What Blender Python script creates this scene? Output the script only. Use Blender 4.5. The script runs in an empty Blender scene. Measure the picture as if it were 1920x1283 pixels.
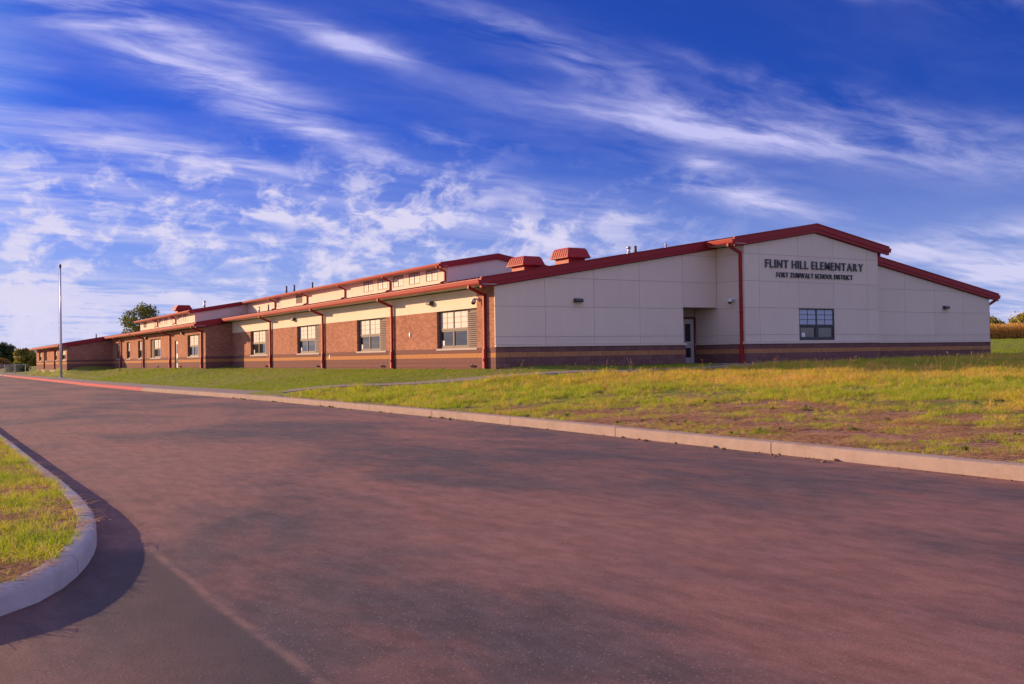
import bpy, bmesh, math, random
import numpy as np
from mathutils import Vector, Matrix, noise as mnoise

random.seed(7)
rng = np.random.default_rng(7)
SC = bpy.context.scene
COL = SC.collection
R = math.radians

# ------------------------------------------------------------------ camera
cam_data = bpy.data.cameras.new('camera')
cam = bpy.data.objects.new('camera', cam_data)
COL.objects.link(cam)
CAM = Vector((-19.025, -32.364, 0.465))
yaw, pitch, roll = 0.548034, 0.0147649, -0.016376
fw = Vector((math.sin(yaw) * math.cos(pitch), math.cos(yaw) * math.cos(pitch), math.sin(pitch)))
rt = Vector((math.cos(yaw), -math.sin(yaw), 0.0))
up = rt.cross(fw)
c_, s_ = math.cos(roll), math.sin(roll)
rt, up = c_ * rt + s_ * up, -s_ * rt + c_ * up
cam.matrix_world = Matrix(((rt.x, up.x, -fw.x, CAM.x), (rt.y, up.y, -fw.y, CAM.y),
                           (rt.z, up.z, -fw.z, CAM.z), (0, 0, 0, 1)))
cam_data.sensor_width = 36.0
cam_data.lens = 1828.85 / 1920 * 36.0
cam_data.clip_start = 0.1
cam_data.clip_end = 6000
SC.camera = cam

# ------------------------------------------------------------------ light and exposure
SUN_AZ = R(58)      # from -X towards +Y
SUN_EL = R(13.5)
SUN_DIR = Vector((-math.cos(SUN_AZ) * math.cos(SUN_EL), math.sin(SUN_AZ) * math.cos(SUN_EL), math.sin(SUN_EL)))
sun_data = bpy.data.lights.new('sun', 'SUN')
sun_data.energy = 4.1
sun_data.angle = R(0.6)
sun_data.color = (1.0, 0.65, 0.35)
sun = bpy.data.objects.new('sun', sun_data)
COL.objects.link(sun)
sun.rotation_euler = SUN_DIR.to_track_quat('Z', 'Y').to_euler()

SC.view_settings.view_transform = 'Standard'
SC.view_settings.look = 'None'
SC.view_settings.gamma = 1.0
SC.view_settings.use_curve_mapping = False
SC.view_settings.exposure = 1.0


class NT:
    """small helper to write node trees"""
    def __init__(self, tree):
        self.t = tree

    def n(self, kind, **kw):
        nd = self.t.nodes.new(kind)
        for k, v in kw.items():
            setattr(nd, k, v)
        return nd

    def put(self, sock, v):
        if hasattr(v, 'links') or isinstance(v, bpy.types.NodeSocket):
            self.t.links.new(v, sock)
        else:
            sock.default_value = v

    def math(self, op, a, b=0.0, c=None, clamp=False):
        nd = self.n('ShaderNodeMath', operation=op, use_clamp=clamp)
        self.put(nd.inputs[0], a)
        self.put(nd.inputs[1], b)
        if c is not None:
            self.put(nd.inputs[2], c)
        return nd.outputs[0]

    def vmath(self, op, a, b=None, scale=None):
        nd = self.n('ShaderNodeVectorMath', operation=op)
        self.put(nd.inputs[0], a)
        if b is not None:
            self.put(nd.inputs[1], b)
        if scale is not None:
            self.put(nd.inputs['Scale'], scale)
        return nd.outputs['Value'] if op in ('DOT_PRODUCT', 'LENGTH') else nd.outputs[0]

    def noise(self, vec, scale=1.0, detail=4.0, rough=0.55, dist=0.0, color=False):
        nd = self.n('ShaderNodeTexNoise')
        if vec is not None:
            self.put(nd.inputs['Vector'], vec)
        self.put(nd.inputs['Scale'], scale)
        nd.inputs['Detail'].default_value = detail
        nd.inputs['Roughness'].default_value = rough
        nd.inputs['Distortion'].default_value = dist
        return nd.outputs['Color' if color else 'Fac']

    def ramp(self, fac, lo, hi, smooth=True):
        nd = self.n('ShaderNodeMapRange', interpolation_type='SMOOTHSTEP' if smooth else 'LINEAR')
        self.put(nd.inputs['Value'], fac)
        nd.inputs['From Min'].default_value = lo
        nd.inputs['From Max'].default_value = hi
        return nd.outputs['Result']

    def mix(self, fac, a, b, blend='MIX'):
        nd = self.n('ShaderNodeMix', data_type='RGBA', blend_type=blend, clamp_factor=True)
        self.put(nd.inputs['Factor'], fac)
        for s, v in ((nd.inputs[6], a), (nd.inputs[7], b)):
            if isinstance(v, tuple) and len(v) == 3:
                v = (*v, 1.0)
            self.put(s, v)
        return nd.outputs[2]

    def mapping(self, vec, rot=(0, 0, 0), scale=(1, 1, 1), loc=(0, 0, 0)):
        nd = self.n('ShaderNodeMapping', vector_type='POINT')
        self.put(nd.inputs['Vector'], vec)
        nd.inputs['Rotation'].default_value = rot
        nd.inputs['Scale'].default_value = scale
        nd.inputs['Location'].default_value = loc
        return nd.outputs[0]

    def sep(self, vec):
        nd = self.n('ShaderNodeSeparateXYZ')
        self.put(nd.inputs[0], vec)
        return nd.outputs

    def comb(self, x, y, z=0.0):
        nd = self.n('ShaderNodeCombineXYZ')
        for i, v in enumerate((x, y, z)):
            self.put(nd.inputs[i], v)
        return nd.outputs[0]


# ------------------------------------------------------------------ sky: Nishita with procedural cirrus
world = bpy.data.worlds.new('World')
SC.world = world
world.use_nodes = True
wt = world.node_tree
wt.nodes.clear()
N = NT(wt)
sky = N.n('ShaderNodeTexSky', sky_type='NISHITA')
sky.sun_disc = False
sky.sun_elevation = SUN_EL
sky.sun_rotation = -R(90) + SUN_AZ
sky.altitude = 150
sky.air_density = 1.0
sky.dust_density = 0.4
sky.ozone_density = 2.0
hs = N.n('ShaderNodeHueSaturation')
hs.inputs['Saturation'].default_value = 1.15
hs.inputs['Value'].default_value = 1.0
N.put(hs.inputs['Color'], sky.outputs[0])
gen = N.n('ShaderNodeTexCoord').outputs['Generated']
dx, dy, dz = N.sep(gen)
# the blue is deepest away from the sun, and thins to a pale haze along the horizon
sun_ang = N.vmath('DOT_PRODUCT', gen, tuple(SUN_DIR))
away = N.math('SUBTRACT', 1.0, N.ramp(sun_ang, 0.78, 0.99))
clear = N.mix(away, hs.outputs[0], N.mix(1.0, hs.outputs[0], (0.092, 0.180, 0.66), 'MULTIPLY'))
clear = N.mix(N.math('MULTIPLY', N.math('SUBTRACT', 1.0, N.ramp(dz, -0.03, 0.24)), 0.85), clear, (2.1, 2.6, 4.5))
zz = N.math('ADD', N.math('MAXIMUM', dz, 0.0), 0.12)
P = N.comb(N.math('DIVIDE', dx, zz), N.math('DIVIDE', dy, zz))      # a flat cloud layer seen from below
w1 = N.vmath('SUBTRACT', N.noise(P, 1.3, 3, 0.5, color=True), (0.5, 0.5, 0.5))
w2 = N.vmath('SUBTRACT', N.noise(P, 5.0, 3, 0.55, color=True), (0.5, 0.5, 0.5))
PW = N.vmath('ADD', N.vmath('ADD', P, N.vmath('SCALE', w1, scale=0.20)), N.vmath('SCALE', w2, scale=0.05))
PP = N.vmath('ADD', N.vmath('ADD', P, N.vmath('SCALE', w1, scale=0.16)), N.vmath('SCALE', w2, scale=0.13))      # for the outlines of the banks

cirrus_c = N.mapping(PW, rot=(0, 0, -R(14)), scale=(0.85, 2.4, 1))
cirrus = N.noise(cirrus_c, 1.0, 8, 0.58, 0.3)
fib_c = N.mapping(PW, rot=(0, 0, -R(20)), scale=(2.4, 6.5, 1))
fibre = N.noise(fib_c, 1.0, 6, 0.6, 0.4)
G = N.vmath('MULTIPLY', gen, (1.0, 1.0, 1.75))
GW = N.vmath('ADD', G, N.vmath('SCALE', N.vmath('SUBTRACT', N.noise(G, 16.0, 3, 0.5, color=True), (0.5, 0.5, 0.5)), scale=0.05))
puff = N.noise(GW, 15.0, 9, 0.62)
puff_small = N.noise(GW, 30.0, 6, 0.6)


def patch(cx, cy, ang, hl, hw, amp):
    """an elliptical bank of cloud in the layer"""
    m = N.n('ShaderNodeMapping', vector_type='TEXTURE')
    N.put(m.inputs['Vector'], PP)
    m.inputs['Location'].default_value = (cx, cy, 0)
    m.inputs['Rotation'].default_value = (0, 0, R(ang))
    m.inputs['Scale'].default_value = (hl, hw, 1)
    q = N.vmath('DOT_PRODUCT', m.outputs[0], m.outputs[0])
    return N.math('MULTIPLY', N.math('EXPONENT', N.math('MULTIPLY', q, -1.0)), amp)


PATCH = [
    (0.66, 2.42, 36, 0.55, 0.11, 1.25), (0.28, 2.10, 36, 0.42, 0.11, 1.15), (0.02, 2.05, 30, 0.16, 0.20, 0.55),
    (0.72, 2.05, 10, 0.20, 0.045, 1.0), (0.92, 2.11, 20, 0.16, 0.06, 0.7), (0.40, 2.90, 24, 0.60, 0.15, 0.95),
    (0.06, 2.50, 30, 0.20, 0.16, 0.70), (0.98, 2.66, 18, 0.22, 0.05, 0.85), (0.85, 3.05, 16, 0.30, 0.07, 0.75),
    (2.30, 1.93, -14, 0.80, 0.19, 1.10), (1.9, 2.12, -4, 0.45, 0.07, 0.6), (1.45, 1.93, 14, 0.42, 0.07, 0.75), (1.12, 1.84, 12, 0.14, 0.05, 0.8), (2.0, 1.72, -8, 0.5, 0.06, 0.45),
    (2.55, 2.52, 8, 0.45, 0.12, 1.2), (2.15, 2.35, 20, 0.14, 0.05, 0.7), (2.2, 3.05, 12, 0.55, 0.13, 0.75), (1.95, 3.4, 8, 0.7, 0.16, 0.70),
    (3.75, 2.55, -78, 0.75, 0.28, 0.95), (1.86, 1.18, -20, 0.14, 0.06, 0.75), (1.62, 1.34, 0, 0.05, 0.03, 0.5),
    (1.34, 2.54, 16, 0.13, 0.035, 0.75), (1.55, 2.85, 8, 0.30, 0.05, 0.40),
    (0.15, 3.3, 20, 0.5, 0.25, 0.75), (0.35, 3.8, 15, 0.6, 0.35, 0.65), (1.1, 3.9, 10, 0.9, 0.35, 0.50), (2.9, 4.2, 0, 0.9, 0.35, 0.45),
    (1.4, 5.2, 0, 1.6, 0.35, 0.35), (0.4, 5.4, 0, 1.2, 0.6, 0.3), (4.9, 3.6, -60, 1.0, 0.35, 0.6),
]
bank = None
for p_ in PATCH:
    v = patch(*p_)
    bank = v if bank is None else N.math('ADD', bank, v)
# cover goes on all round, thickened out of view to brighten the shaded gable; the clear gap lies over the school
gap = N.n('ShaderNodeMapping', vector_type='TEXTURE')
N.put(gap.inputs['Vector'], P)
gap.inputs['Location'].default_value = (1.7, 2.9, 0)
gap.inputs['Rotation'].default_value = (0, 0, R(-30))
gap.inputs['Scale'].default_value = (2.4, 2.0, 1)
gq = N.ramp(N.vmath('DOT_PRODUCT', gap.outputs[0], gap.outputs[0]), 0.65, 1.7)
far_m = N.math('MULTIPLY', N.ramp(N.noise(P, 0.8, 3, 0.5), 0.28, 0.50), N.math('ADD', 0.06, N.math('MULTIPLY', gq, 1.94)))
bank = N.math('ADD', bank, far_m)
tex = N.math('ADD', N.math('MULTIPLY', cirrus, 0.54), N.math('MULTIPLY', fibre, 0.46))
veil = N.math('MULTIPLY', bank, N.ramp(tex, 0.37, 0.68))
# small broken altocumulus low in the sky, out towards the horizon
low = N.math('MULTIPLY', N.ramp(N.vmath('LENGTH', P), 2.7, 3.6), N.ramp(N.math('SUBTRACT', 0.0, N.math('SUBTRACT', dx, N.math('MULTIPLY', dy, 0.75))), -0.25, 0.15))
puff_f = N.math('ADD', N.math('MULTIPLY', puff, 0.68), N.math('MULTIPLY', puff_small, 0.32))
puff_gate = N.ramp(N.noise(P, 1.3, 3, 0.5), 0.28, 0.50)
puffs = N.math('MULTIPLY', N.ramp(puff_f, 0.44, 0.635), N.math('MULTIPLY', N.math('MULTIPLY', low, 0.82), puff_gate))
cover = N.math('MINIMUM', N.math('ADD', N.math('MULTIPLY', veil, 1.05), puffs), 0.95)
hz = N.ramp(dz, 0.0, 0.30)
cloud_col = N.mix(hz, (3.35, 3.3, 4.5), (2.7, 2.7, 4.6))
cloud_col = N.mix(N.math('MULTIPLY', puffs, 0.9), cloud_col, (3.9, 3.65, 4.5))
skycol = N.mix(cover, clear, cloud_col)
bg = N.n('ShaderNodeBackground')
N.put(bg.inputs['Color'], skycol)
bg.inputs['Strength'].default_value = 0.10
out = N.n('ShaderNodeOutputWorld')
wt.links.new(bg.outputs[0], out.inputs['Surface'])


# ------------------------------------------------------------------ materials
def new_mat(name, rough=0.8, spec=0.3):
    m = bpy.data.materials.new(name)
    m.use_nodes = True
    nt = NT(m.node_tree)
    b = m.node_tree.nodes['Principled BSDF']
    b.inputs['Roughness'].default_value = rough
    b.inputs['Specular IOR Level'].default_value = spec
    return m, nt, b


def bump(nt, b, height, strength=0.3, dist=0.02):
    nd = nt.n('ShaderNodeBump')
    nd.inputs['Strength'].default_value = strength
    nd.inputs['Distance'].default_value = dist
    nt.put(nd.inputs['Height'], height)
    nt.t.links.new(nd.outputs[0], b.inputs['Normal'])


def pos(nt):
    return nt.n('ShaderNodeNewGeometry').outputs['Position']


def plain(name, col, rough=0.7, spec=0.3, var=0.12, scale=3.0, fine=0.0, metal=0.0, per_object=0.0, streak=0.0):
    """one colour with soft cloudy wear, optional grain and per-object variation"""
    m, nt, b = new_mat(name, rough, spec)
    p = pos(nt)
    f = nt.noise(p, scale, 5, 0.6)
    f = nt.math('ADD', nt.math('MULTIPLY', nt.math('SUBTRACT', f, 0.5), 2 * var), 1.0)
    if streak:
        st = nt.noise(nt.mapping(p, scale=(2.6, 2.6, 0.22)), 1.0, 5, 0.65)
        f = nt.math('MULTIPLY', f, nt.math('ADD', 1.0 - streak / 2, nt.math('MULTIPLY', st, streak)))
        zz_ = nt.sep(p)[2]
        f = nt.math('MULTIPLY', f, nt.math('SUBTRACT', 1.0, nt.math('MULTIPLY', nt.math('MULTIPLY', nt.math('SUBTRACT', 1.0, nt.ramp(zz_, 0.9, 1.5)), st), 0.12)))
    if per_object:
        r = nt.n('ShaderNodeObjectInfo').outputs['Random']
        f = nt.math('MULTIPLY', f, nt.math('ADD', nt.math('MULTIPLY', nt.math('SUBTRACT', r, 0.5), 2 * per_object), 1.0))
    c = nt.vmath('SCALE', nt.comb(*col), scale=f)
    nt.put(b.inputs['Base Color'], c)
    b.inputs['Metallic'].default_value = metal
    if fine:
        bump(nt, b, nt.noise(p, 90, 3, 0.6), fine, 0.01)
    return m


M = {}
M['stucco'] = plain('stucco', (0.76, 0.645, 0.535), 0.95, 0.08, 0.05, 0.9, 0.25, per_object=0.03, streak=0.10)
M['joint'] = plain('joint', (0.47, 0.39, 0.345), 0.9, 0.1)
M['block_dark'] = plain('block_dark', (0.20, 0.102, 0.095), 0.95, 0.08, 0.18, 6, 0.5, per_object=0.12)
M['block_tan'] = plain('block_tan', (0.44, 0.215, 0.10), 0.95, 0.08, 0.12, 6, 0.5, per_object=0.07)
M['mortar'] = plain('mortar', (0.36, 0.26, 0.22), 0.95, 0.1)
M['red_metal'] = plain('red_metal', (0.33, 0.024, 0.024), 0.58, 0.28, 0.10, 2.0)
M['red_roof'] = plain('red_roof', (0.30, 0.030, 0.034), 0.6, 0.3, 0.12, 0.7)
M['fascia_red'] = plain('fascia_red', (0.32, 0.028, 0.036), 0.6, 0.25, 0.08, 1.0)
M['soffit'] = plain('soffit', (0.55, 0.50, 0.45), 0.7, 0.3, 0.05)
M['bronze'] = plain('bronze', (0.14, 0.105, 0.105), 0.6, 0.25)
M['dark_frame'] = plain('dark_frame', (0.035, 0.035, 0.042), 0.45, 0.5)
M['sill'] = plain('sill', (0.46, 0.40, 0.37), 0.9, 0.1, 0.1)
M['translucent_panel'] = plain('translucent_panel', (0.50, 0.44, 0.44), 0.5, 0.25, 0.03)
M['shaded_pane'] = plain('shaded_pane', (0.40, 0.45, 0.60), 0.25, 0.5, 0.03)  # bluish copy of the panel; its shade and sky tint are in the colour
M['louver'] = plain('louver', (0.26, 0.195, 0.18), 0.65, 0.2)
M['dark_inside'] = plain('dark_inside', (0.02, 0.02, 0.024), 0.8, 0.2)
M['door_paint'] = plain('door_paint', (0.58, 0.54, 0.52), 0.5, 0.4, 0.04)
M['door_frame'] = plain('door_frame', (0.19, 0.055, 0.05), 0.5, 0.4)
M['letter_metal'] = plain('letter_metal', (0.050, 0.050, 0.068), 0.4, 0.5, 0.05)
M['white_plastic'] = plain('white_plastic', (0.75, 0.75, 0.76), 0.4, 0.5, 0.03)
M['black_plastic'] = plain('black_plastic', (0.02, 0.02, 0.022), 0.4, 0.5, 0.05)
M['light_bronze'] = plain('light_bronze', (0.05, 0.042, 0.042), 0.4, 0.5)
M['galvanised'] = plain('galvanised', (0.45, 0.46, 0.48), 0.4, 0.6, 0.08, 3, metal=0.6)
M['alu'] = plain('alu', (0.55, 0.56, 0.60), 0.35, 0.6, 0.06, 3, metal=0.7)
M['lead'] = plain('lead', (0.09, 0.08, 0.09), 0.6, 0.4)
M['paper'] = plain('paper', (0.8, 0.79, 0.76), 0.8, 0.2, 0.03)


def glass_mat():
    m, nt, b = new_mat('window_glass', 0.04, 0.5)
    b.inputs['Base Color'].default_value = (0.02, 0.022, 0.026, 1)
    b.inputs['IOR'].default_value = 1.75
    p = pos(nt)
    bump(nt, b, nt.noise(p, 0.8, 2, 0.5), 0.03, 0.05)
    return m


M['glass'] = glass_mat()


def brick_mat():
    m, nt, b = new_mat('brick', 0.95, 0.06)
    x, y, z = nt.sep(pos(nt))
    u = nt.math('ADD', x, y)
    vec = nt.comb(u, z, 0.0)
    br = nt.n('ShaderNodeTexBrick')
    nt.put(br.inputs['Vector'], vec)
    br.inputs['Color1'].default_value = (0.42, 0.195, 0.130, 1)
    br.inputs['Color2'].default_value = (0.27, 0.115, 0.083, 1)
    br.inputs['Mortar'].default_value = (0.36, 0.225, 0.165, 1)
    br.inputs['Scale'].default_value = 1.0
    br.inputs['Mortar Size'].default_value = 0.005
    br.inputs['Mortar Smooth'].default_value = 0.3
    br.inputs['Bias'].default_value = -0.2
    br.inputs['Brick Width'].default_value = 0.203
    br.inputs['Row Height'].default_value = 0.0677
    f = nt.math('ADD', nt.math('MULTIPLY', nt.noise(vec, 0.9, 6, 0.7), 0.8), 0.6)
    g = nt.noise(nt.comb(nt.math('MULTIPLY', u, 4.93), nt.math('MULTIPLY', z, 14.8), 0), 1.0, 2, 0.6)
    f = nt.math('MULTIPLY', f, nt.math('ADD', nt.math('MULTIPLY', g, 0.30), 0.85))
    nt.put(b.inputs['Base Color'], nt.vmath('SCALE', br.outputs['Color'], scale=f))
    bump(nt, b, nt.math('SUBTRACT', 1.0, br.outputs['Fac']), 0.6, 0.006)
    return m


M['brick'] = brick_mat()


def asphalt_mat():
    m, nt, b = new_mat('asphalt', 0.85, 0.18)
    p = pos(nt)
    x, y, z = nt.sep(p)
    # blotches stretched along the paving direction
    a = nt.noise(nt.mapping(p, rot=(0, 0, R(8)), scale=(0.30, 0.16, 1)), 1.0, 6, 0.62, 0.6)
    c = nt.noise(nt.mapping(p, rot=(0, 0, R(-20)), scale=(1.1, 0.5, 1)), 1.0, 6, 0.65, 0.4)
    g = nt.noise(p, 55, 3, 0.7)
    g2 = nt.noise(p, 170, 2, 0.7)
    col = nt.mix(nt.ramp(a, 0.40, 0.62), (0.088, 0.067, 0.073), (0.220, 0.113, 0.098))
    col = nt.mix(nt.math('MULTIPLY', nt.ramp(c, 0.40, 0.72), 0.6), col, (0.235, 0.105, 0.082))
    m1 = nt.noise(nt.mapping(p, scale=(5.0, 2.2, 1)), 1.0, 5, 0.7)
    m2 = nt.noise(nt.mapping(p, scale=(9.0, 0.30, 1)), 1.0, 4, 0.6)
    f = nt.math('ADD', 0.42, nt.math('ADD', nt.math('MULTIPLY', g, 0.50), nt.math('MULTIPLY', g2, 0.24)))
    f = nt.math('ADD', f, nt.math('ADD', nt.math('MULTIPLY', nt.ramp(m1, 0.32, 0.68), 0.36), nt.math('MULTIPLY', nt.ramp(m2, 0.35, 0.65), 0.07)))
    col = nt.vmath('SCALE', col, scale=f)
    # scattered pale stone in the surface
    vs_ = nt.n('ShaderNodeTexVoronoi')
    nt.put(vs_.inputs['Vector'], p)
    vs_.inputs['Scale'].default_value = 42.0
    chip = nt.math('MULTIPLY', nt.math('SUBTRACT', 1.0, nt.ramp(vs_.outputs['Distance'], 0.12, 0.30)), nt.ramp(nt.sep(vs_.outputs['Color'])[0], 0.55, 0.75))
    col = nt.mix(nt.math('MULTIPLY', chip, 0.65), col, (0.34, 0.24, 0.22))
    # shadow wedge painted into the colour next to the island, pale seam along its edge
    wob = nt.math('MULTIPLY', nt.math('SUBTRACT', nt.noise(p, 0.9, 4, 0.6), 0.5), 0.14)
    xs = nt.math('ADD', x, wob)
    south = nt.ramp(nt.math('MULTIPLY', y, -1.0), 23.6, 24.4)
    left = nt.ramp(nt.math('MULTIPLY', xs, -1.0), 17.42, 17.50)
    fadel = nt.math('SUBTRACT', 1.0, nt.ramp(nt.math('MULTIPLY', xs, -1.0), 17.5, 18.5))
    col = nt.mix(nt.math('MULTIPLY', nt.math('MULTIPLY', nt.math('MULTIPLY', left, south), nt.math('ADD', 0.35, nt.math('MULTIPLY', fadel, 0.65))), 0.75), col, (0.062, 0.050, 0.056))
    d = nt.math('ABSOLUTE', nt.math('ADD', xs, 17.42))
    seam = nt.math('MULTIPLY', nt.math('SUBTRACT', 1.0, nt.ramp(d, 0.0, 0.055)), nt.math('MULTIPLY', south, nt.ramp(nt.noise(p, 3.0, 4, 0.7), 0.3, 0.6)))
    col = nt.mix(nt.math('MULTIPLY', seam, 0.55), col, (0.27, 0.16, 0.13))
    # pale dust gathered along the kerb on the school side
    kx = nt.math('ADD', xs, 8.1)
    dust = nt.math('MULTIPLY', nt.ramp(kx, -0.35, 0.25), nt.ramp(nt.noise(p, 2.2, 5, 0.65), 0.42, 0.7))
    col = nt.mix(nt.math('MULTIPLY', dust, 0.6), col, (0.30, 0.19, 0.15))
    # fine cracks
    vo = nt.n('ShaderNodeTexVoronoi', feature='DISTANCE_TO_EDGE')
    nt.put(vo.inputs['Vector'], nt.vmath('ADD', nt.mapping(p, scale=(0.16, 0.11, 1)), nt.vmath('SCALE', nt.noise(p, 0.8, 4, 0.6, color=True), scale=0.35)))
    crack = nt.math('MULTIPLY', nt.math('SUBTRACT', 1.0, nt.ramp(vo.outputs['Distance'], 0.0, 0.005)), nt.ramp(nt.noise(p, 0.25, 2, 0.5), 0.48, 0.6))
    col = nt.mix(nt.math('MULTIPLY', crack, 0.5), col, (0.05, 0.04, 0.04))
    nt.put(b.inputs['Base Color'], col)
    nt.put(b.inputs['Roughness'], nt.math('ADD', 0.70, nt.math('MULTIPLY', a, 0.25)))
    hgt = nt.math('ADD', nt.math('MULTIPLY', g, 0.7), nt.math('MULTIPLY', g2, 0.5))
    bump(nt, b, hgt, 0.5, 0.008)
    return m


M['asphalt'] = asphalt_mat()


def concrete_mat(name, col, dirt=0.35):
    m, nt, b = new_mat(name, 0.92, 0.10)
    p = pos(nt)
    f = nt.math('ADD', 0.66, nt.math('MULTIPLY', nt.noise(p, 3.2, 8, 0.7), 0.68))
    g = nt.noise(p, 120, 2, 0.6)
    f = nt.math('MULTIPLY', f, nt.math('ADD', 0.9, nt.math('MULTIPLY', g, 0.2)))
    c = nt.vmath('SCALE', nt.comb(*col), scale=f)
    st = nt.ramp(nt.noise(nt.mapping(p, scale=(1, 1, 3)), 1.7, 6, 0.7), 0.52, 0.74)
    c = nt.mix(nt.math('MULTIPLY', st, dirt), c, (0.20, 0.13, 0.085))
    nt.put(b.inputs['Base Color'], c)
    bump(nt, b, nt.math('ADD', g, nt.noise(p, 14, 4, 0.6)), 0.35, 0.008)
    return m


M['kerb'] = concrete_mat('kerb_concrete', (0.33, 0.25, 0.215))
M['walk'] = concrete_mat('walk_concrete', (0.26, 0.215, 0.20), 0.3)
M['pale_kerb'] = concrete_mat('pale_kerb', (0.46, 0.40, 0.385), 0.22)


def red_kerb_mat():
    m, nt, b = new_mat('red_kerb_paint', 0.9, 0.08)
    p = pos(nt)
    w = nt.ramp(nt.noise(p, 5.0, 6, 0.7), 0.50, 0.66)
    c = nt.mix(nt.math('MULTIPLY', w, 0.45), (0.42, 0.11, 0.115), (0.42, 0.24, 0.22))
    nt.put(b.inputs['Base Color'], c)
    return m


M['red_kerb'] = red_kerb_mat()


def soil_mat(name, field=False):
    m, nt, b = new_mat(name, 0.95, 0.1)
    p = pos(nt)
    n1 = nt.noise(p, 0.22 if field else 0.5, 6, 0.65)
    n2 = nt.noise(p, 9.0, 6, 0.7)
    n3 = nt.noise(nt.mapping(p, rot=(0, 0, 0.6), scale=(14, 60, 1)), 1.0, 4, 0.65, 1.2)
    soil = nt.mix(nt.ramp(n2, 0.35, 0.7), (0.16, 0.085, 0.06), (0.40, 0.22, 0.15))
    soil = nt.mix(nt.math('MULTIPLY', nt.ramp(n3, 0.52, 0.66), 0.6), soil, (0.60, 0.37, 0.22))
    green = nt.mix(nt.ramp(n2, 0.3, 0.7), (0.13, 0.18, 0.03), (0.25, 0.25, 0.05))
    x, y, z = nt.sep(p)
    if field:
        k = nt.ramp(n1, 0.3, 0.7)
        col = nt.mix(k, (0.20, 0.20, 0.035), (0.42, 0.32, 0.08))
    else:
        # bare, straw-strewn ground in the near strip behind the kerb, turf farther in
        bare = nt.math('MULTIPLY', nt.math('SUBTRACT', 1.0, nt.ramp(x, -7.0, 0.5)), nt.ramp(nt.math('MULTIPLY', y, -1.0), 9.0, 17.0))
        k = nt.ramp(nt.math('ADD', n1, nt.math('MULTIPLY', bare, 0.30)), 0.52, 0.74)
        col = nt.mix(k, green, soil)
    nt.put(b.inputs['Base Color'], col)
    bump(nt, b, nt.math('ADD', n2, n3), 0.8, 0.03)
    return m


M['lawn'] = soil_mat('lawn_ground')
M['field'] = soil_mat('field_ground', True)


def grass_mat(name, g0, g1, dry, dry_lo, dry_hi, sc=0.35):
    m, nt, b = new_mat(name, 0.7, 0.12)
    p = pos(nt)
    rnd = nt.n('ShaderNodeObjectInfo').outputs['Random']
    n1 = nt.noise(p, sc, 5, 0.65)
    k = nt.ramp(nt.math('ADD', n1, nt.math('MULTIPLY', nt.math('SUBTRACT', rnd, 0.5), 0.30)), dry_lo, dry_hi)
    c = nt.mix(nt.ramp(nt.noise(p, 2.0, 3, 0.6), 0.3, 0.7), g0, g1)
    c = nt.mix(k, c, dry)
    nt.put(b.inputs['Base Color'], c)
    tr = nt.n('ShaderNodeBsdfTranslucent')
    nt.put(tr.inputs['Color'], c)
    mx = nt.n('ShaderNodeMixShader')
    mx.inputs[0].default_value = 0.40
    nt.t.links.new(b.outputs[0], mx.inputs[1])
    nt.t.links.new(tr.outputs[0], mx.inputs[2])
    nt.t.links.new(mx.outputs[0], nt.t.nodes['Material Output'].inputs['Surface'])
    return m


M['grass'] = grass_mat('grass_blades', (0.44, 0.44, 0.030), (0.66, 0.54, 0.055), (0.80, 0.50, 0.13), 0.40, 0.70)
M['green_grass'] = grass_mat('green_blades', (0.30, 0.42, 0.022), (0.52, 0.54, 0.045), (0.66, 0.44, 0.12), 0.50, 0.80, 0.9)
M['mown'] = grass_mat('mown_blades', (0.18, 0.29, 0.025), (0.31, 0.36, 0.045), (0.42, 0.33, 0.09), 0.62, 0.9)
M['straw'] = grass_mat('straw', (0.58, 0.34, 0.17), (0.70, 0.45, 0.25), (0.42, 0.23, 0.12), 0.5, 0.8)
M['corn'] = grass_mat('corn_leaf', (0.62, 0.36, 0.09), (0.70, 0.44, 0.12), (0.42, 0.28, 0.07), 0.5, 0.8, 0.1)


def leaf_mat(name, a, b_):
    m, nt, b = new_mat(name, 0.6, 0.25)
    p = pos(nt)
    c = nt.mix(nt.ramp(nt.noise(p, 0.9, 4, 0.6), 0.35, 0.65), a, b_)
    nt.put(b.inputs['Base Color'], c)
    tr = nt.n('ShaderNodeBsdfTranslucent')
    nt.put(tr.inputs['Color'], c)
    mx = nt.n('ShaderNodeMixShader')
    mx.inputs[0].default_value = 0.3
    nt.t.links.new(b.outputs[0], mx.inputs[1])
    nt.t.links.new(tr.outputs[0], mx.inputs[2])
    nt.t.links.new(mx.outputs[0], nt.t.nodes['Material Output'].inputs['Surface'])
    return m


M['leaf_dark'] = leaf_mat('leaf_dark', (0.04, 0.065, 0.02), (0.08, 0.105, 0.028))
M['leaf_green'] = leaf_mat('leaf_green', (0.10, 0.14, 0.028), (0.20, 0.20, 0.045))
M['leaf_yellow'] = leaf_mat('leaf_yellow', (0.20, 0.20, 0.03), (0.38, 0.30, 0.05))
M['leaf_orange'] = leaf_mat('leaf_orange', (0.24, 0.12, 0.03), (0.34, 0.19, 0.05))
M['bark'] = plain('bark', (0.09, 0.065, 0.05), 0.95, 0.1, 0.3, 8, 0.6)


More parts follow.
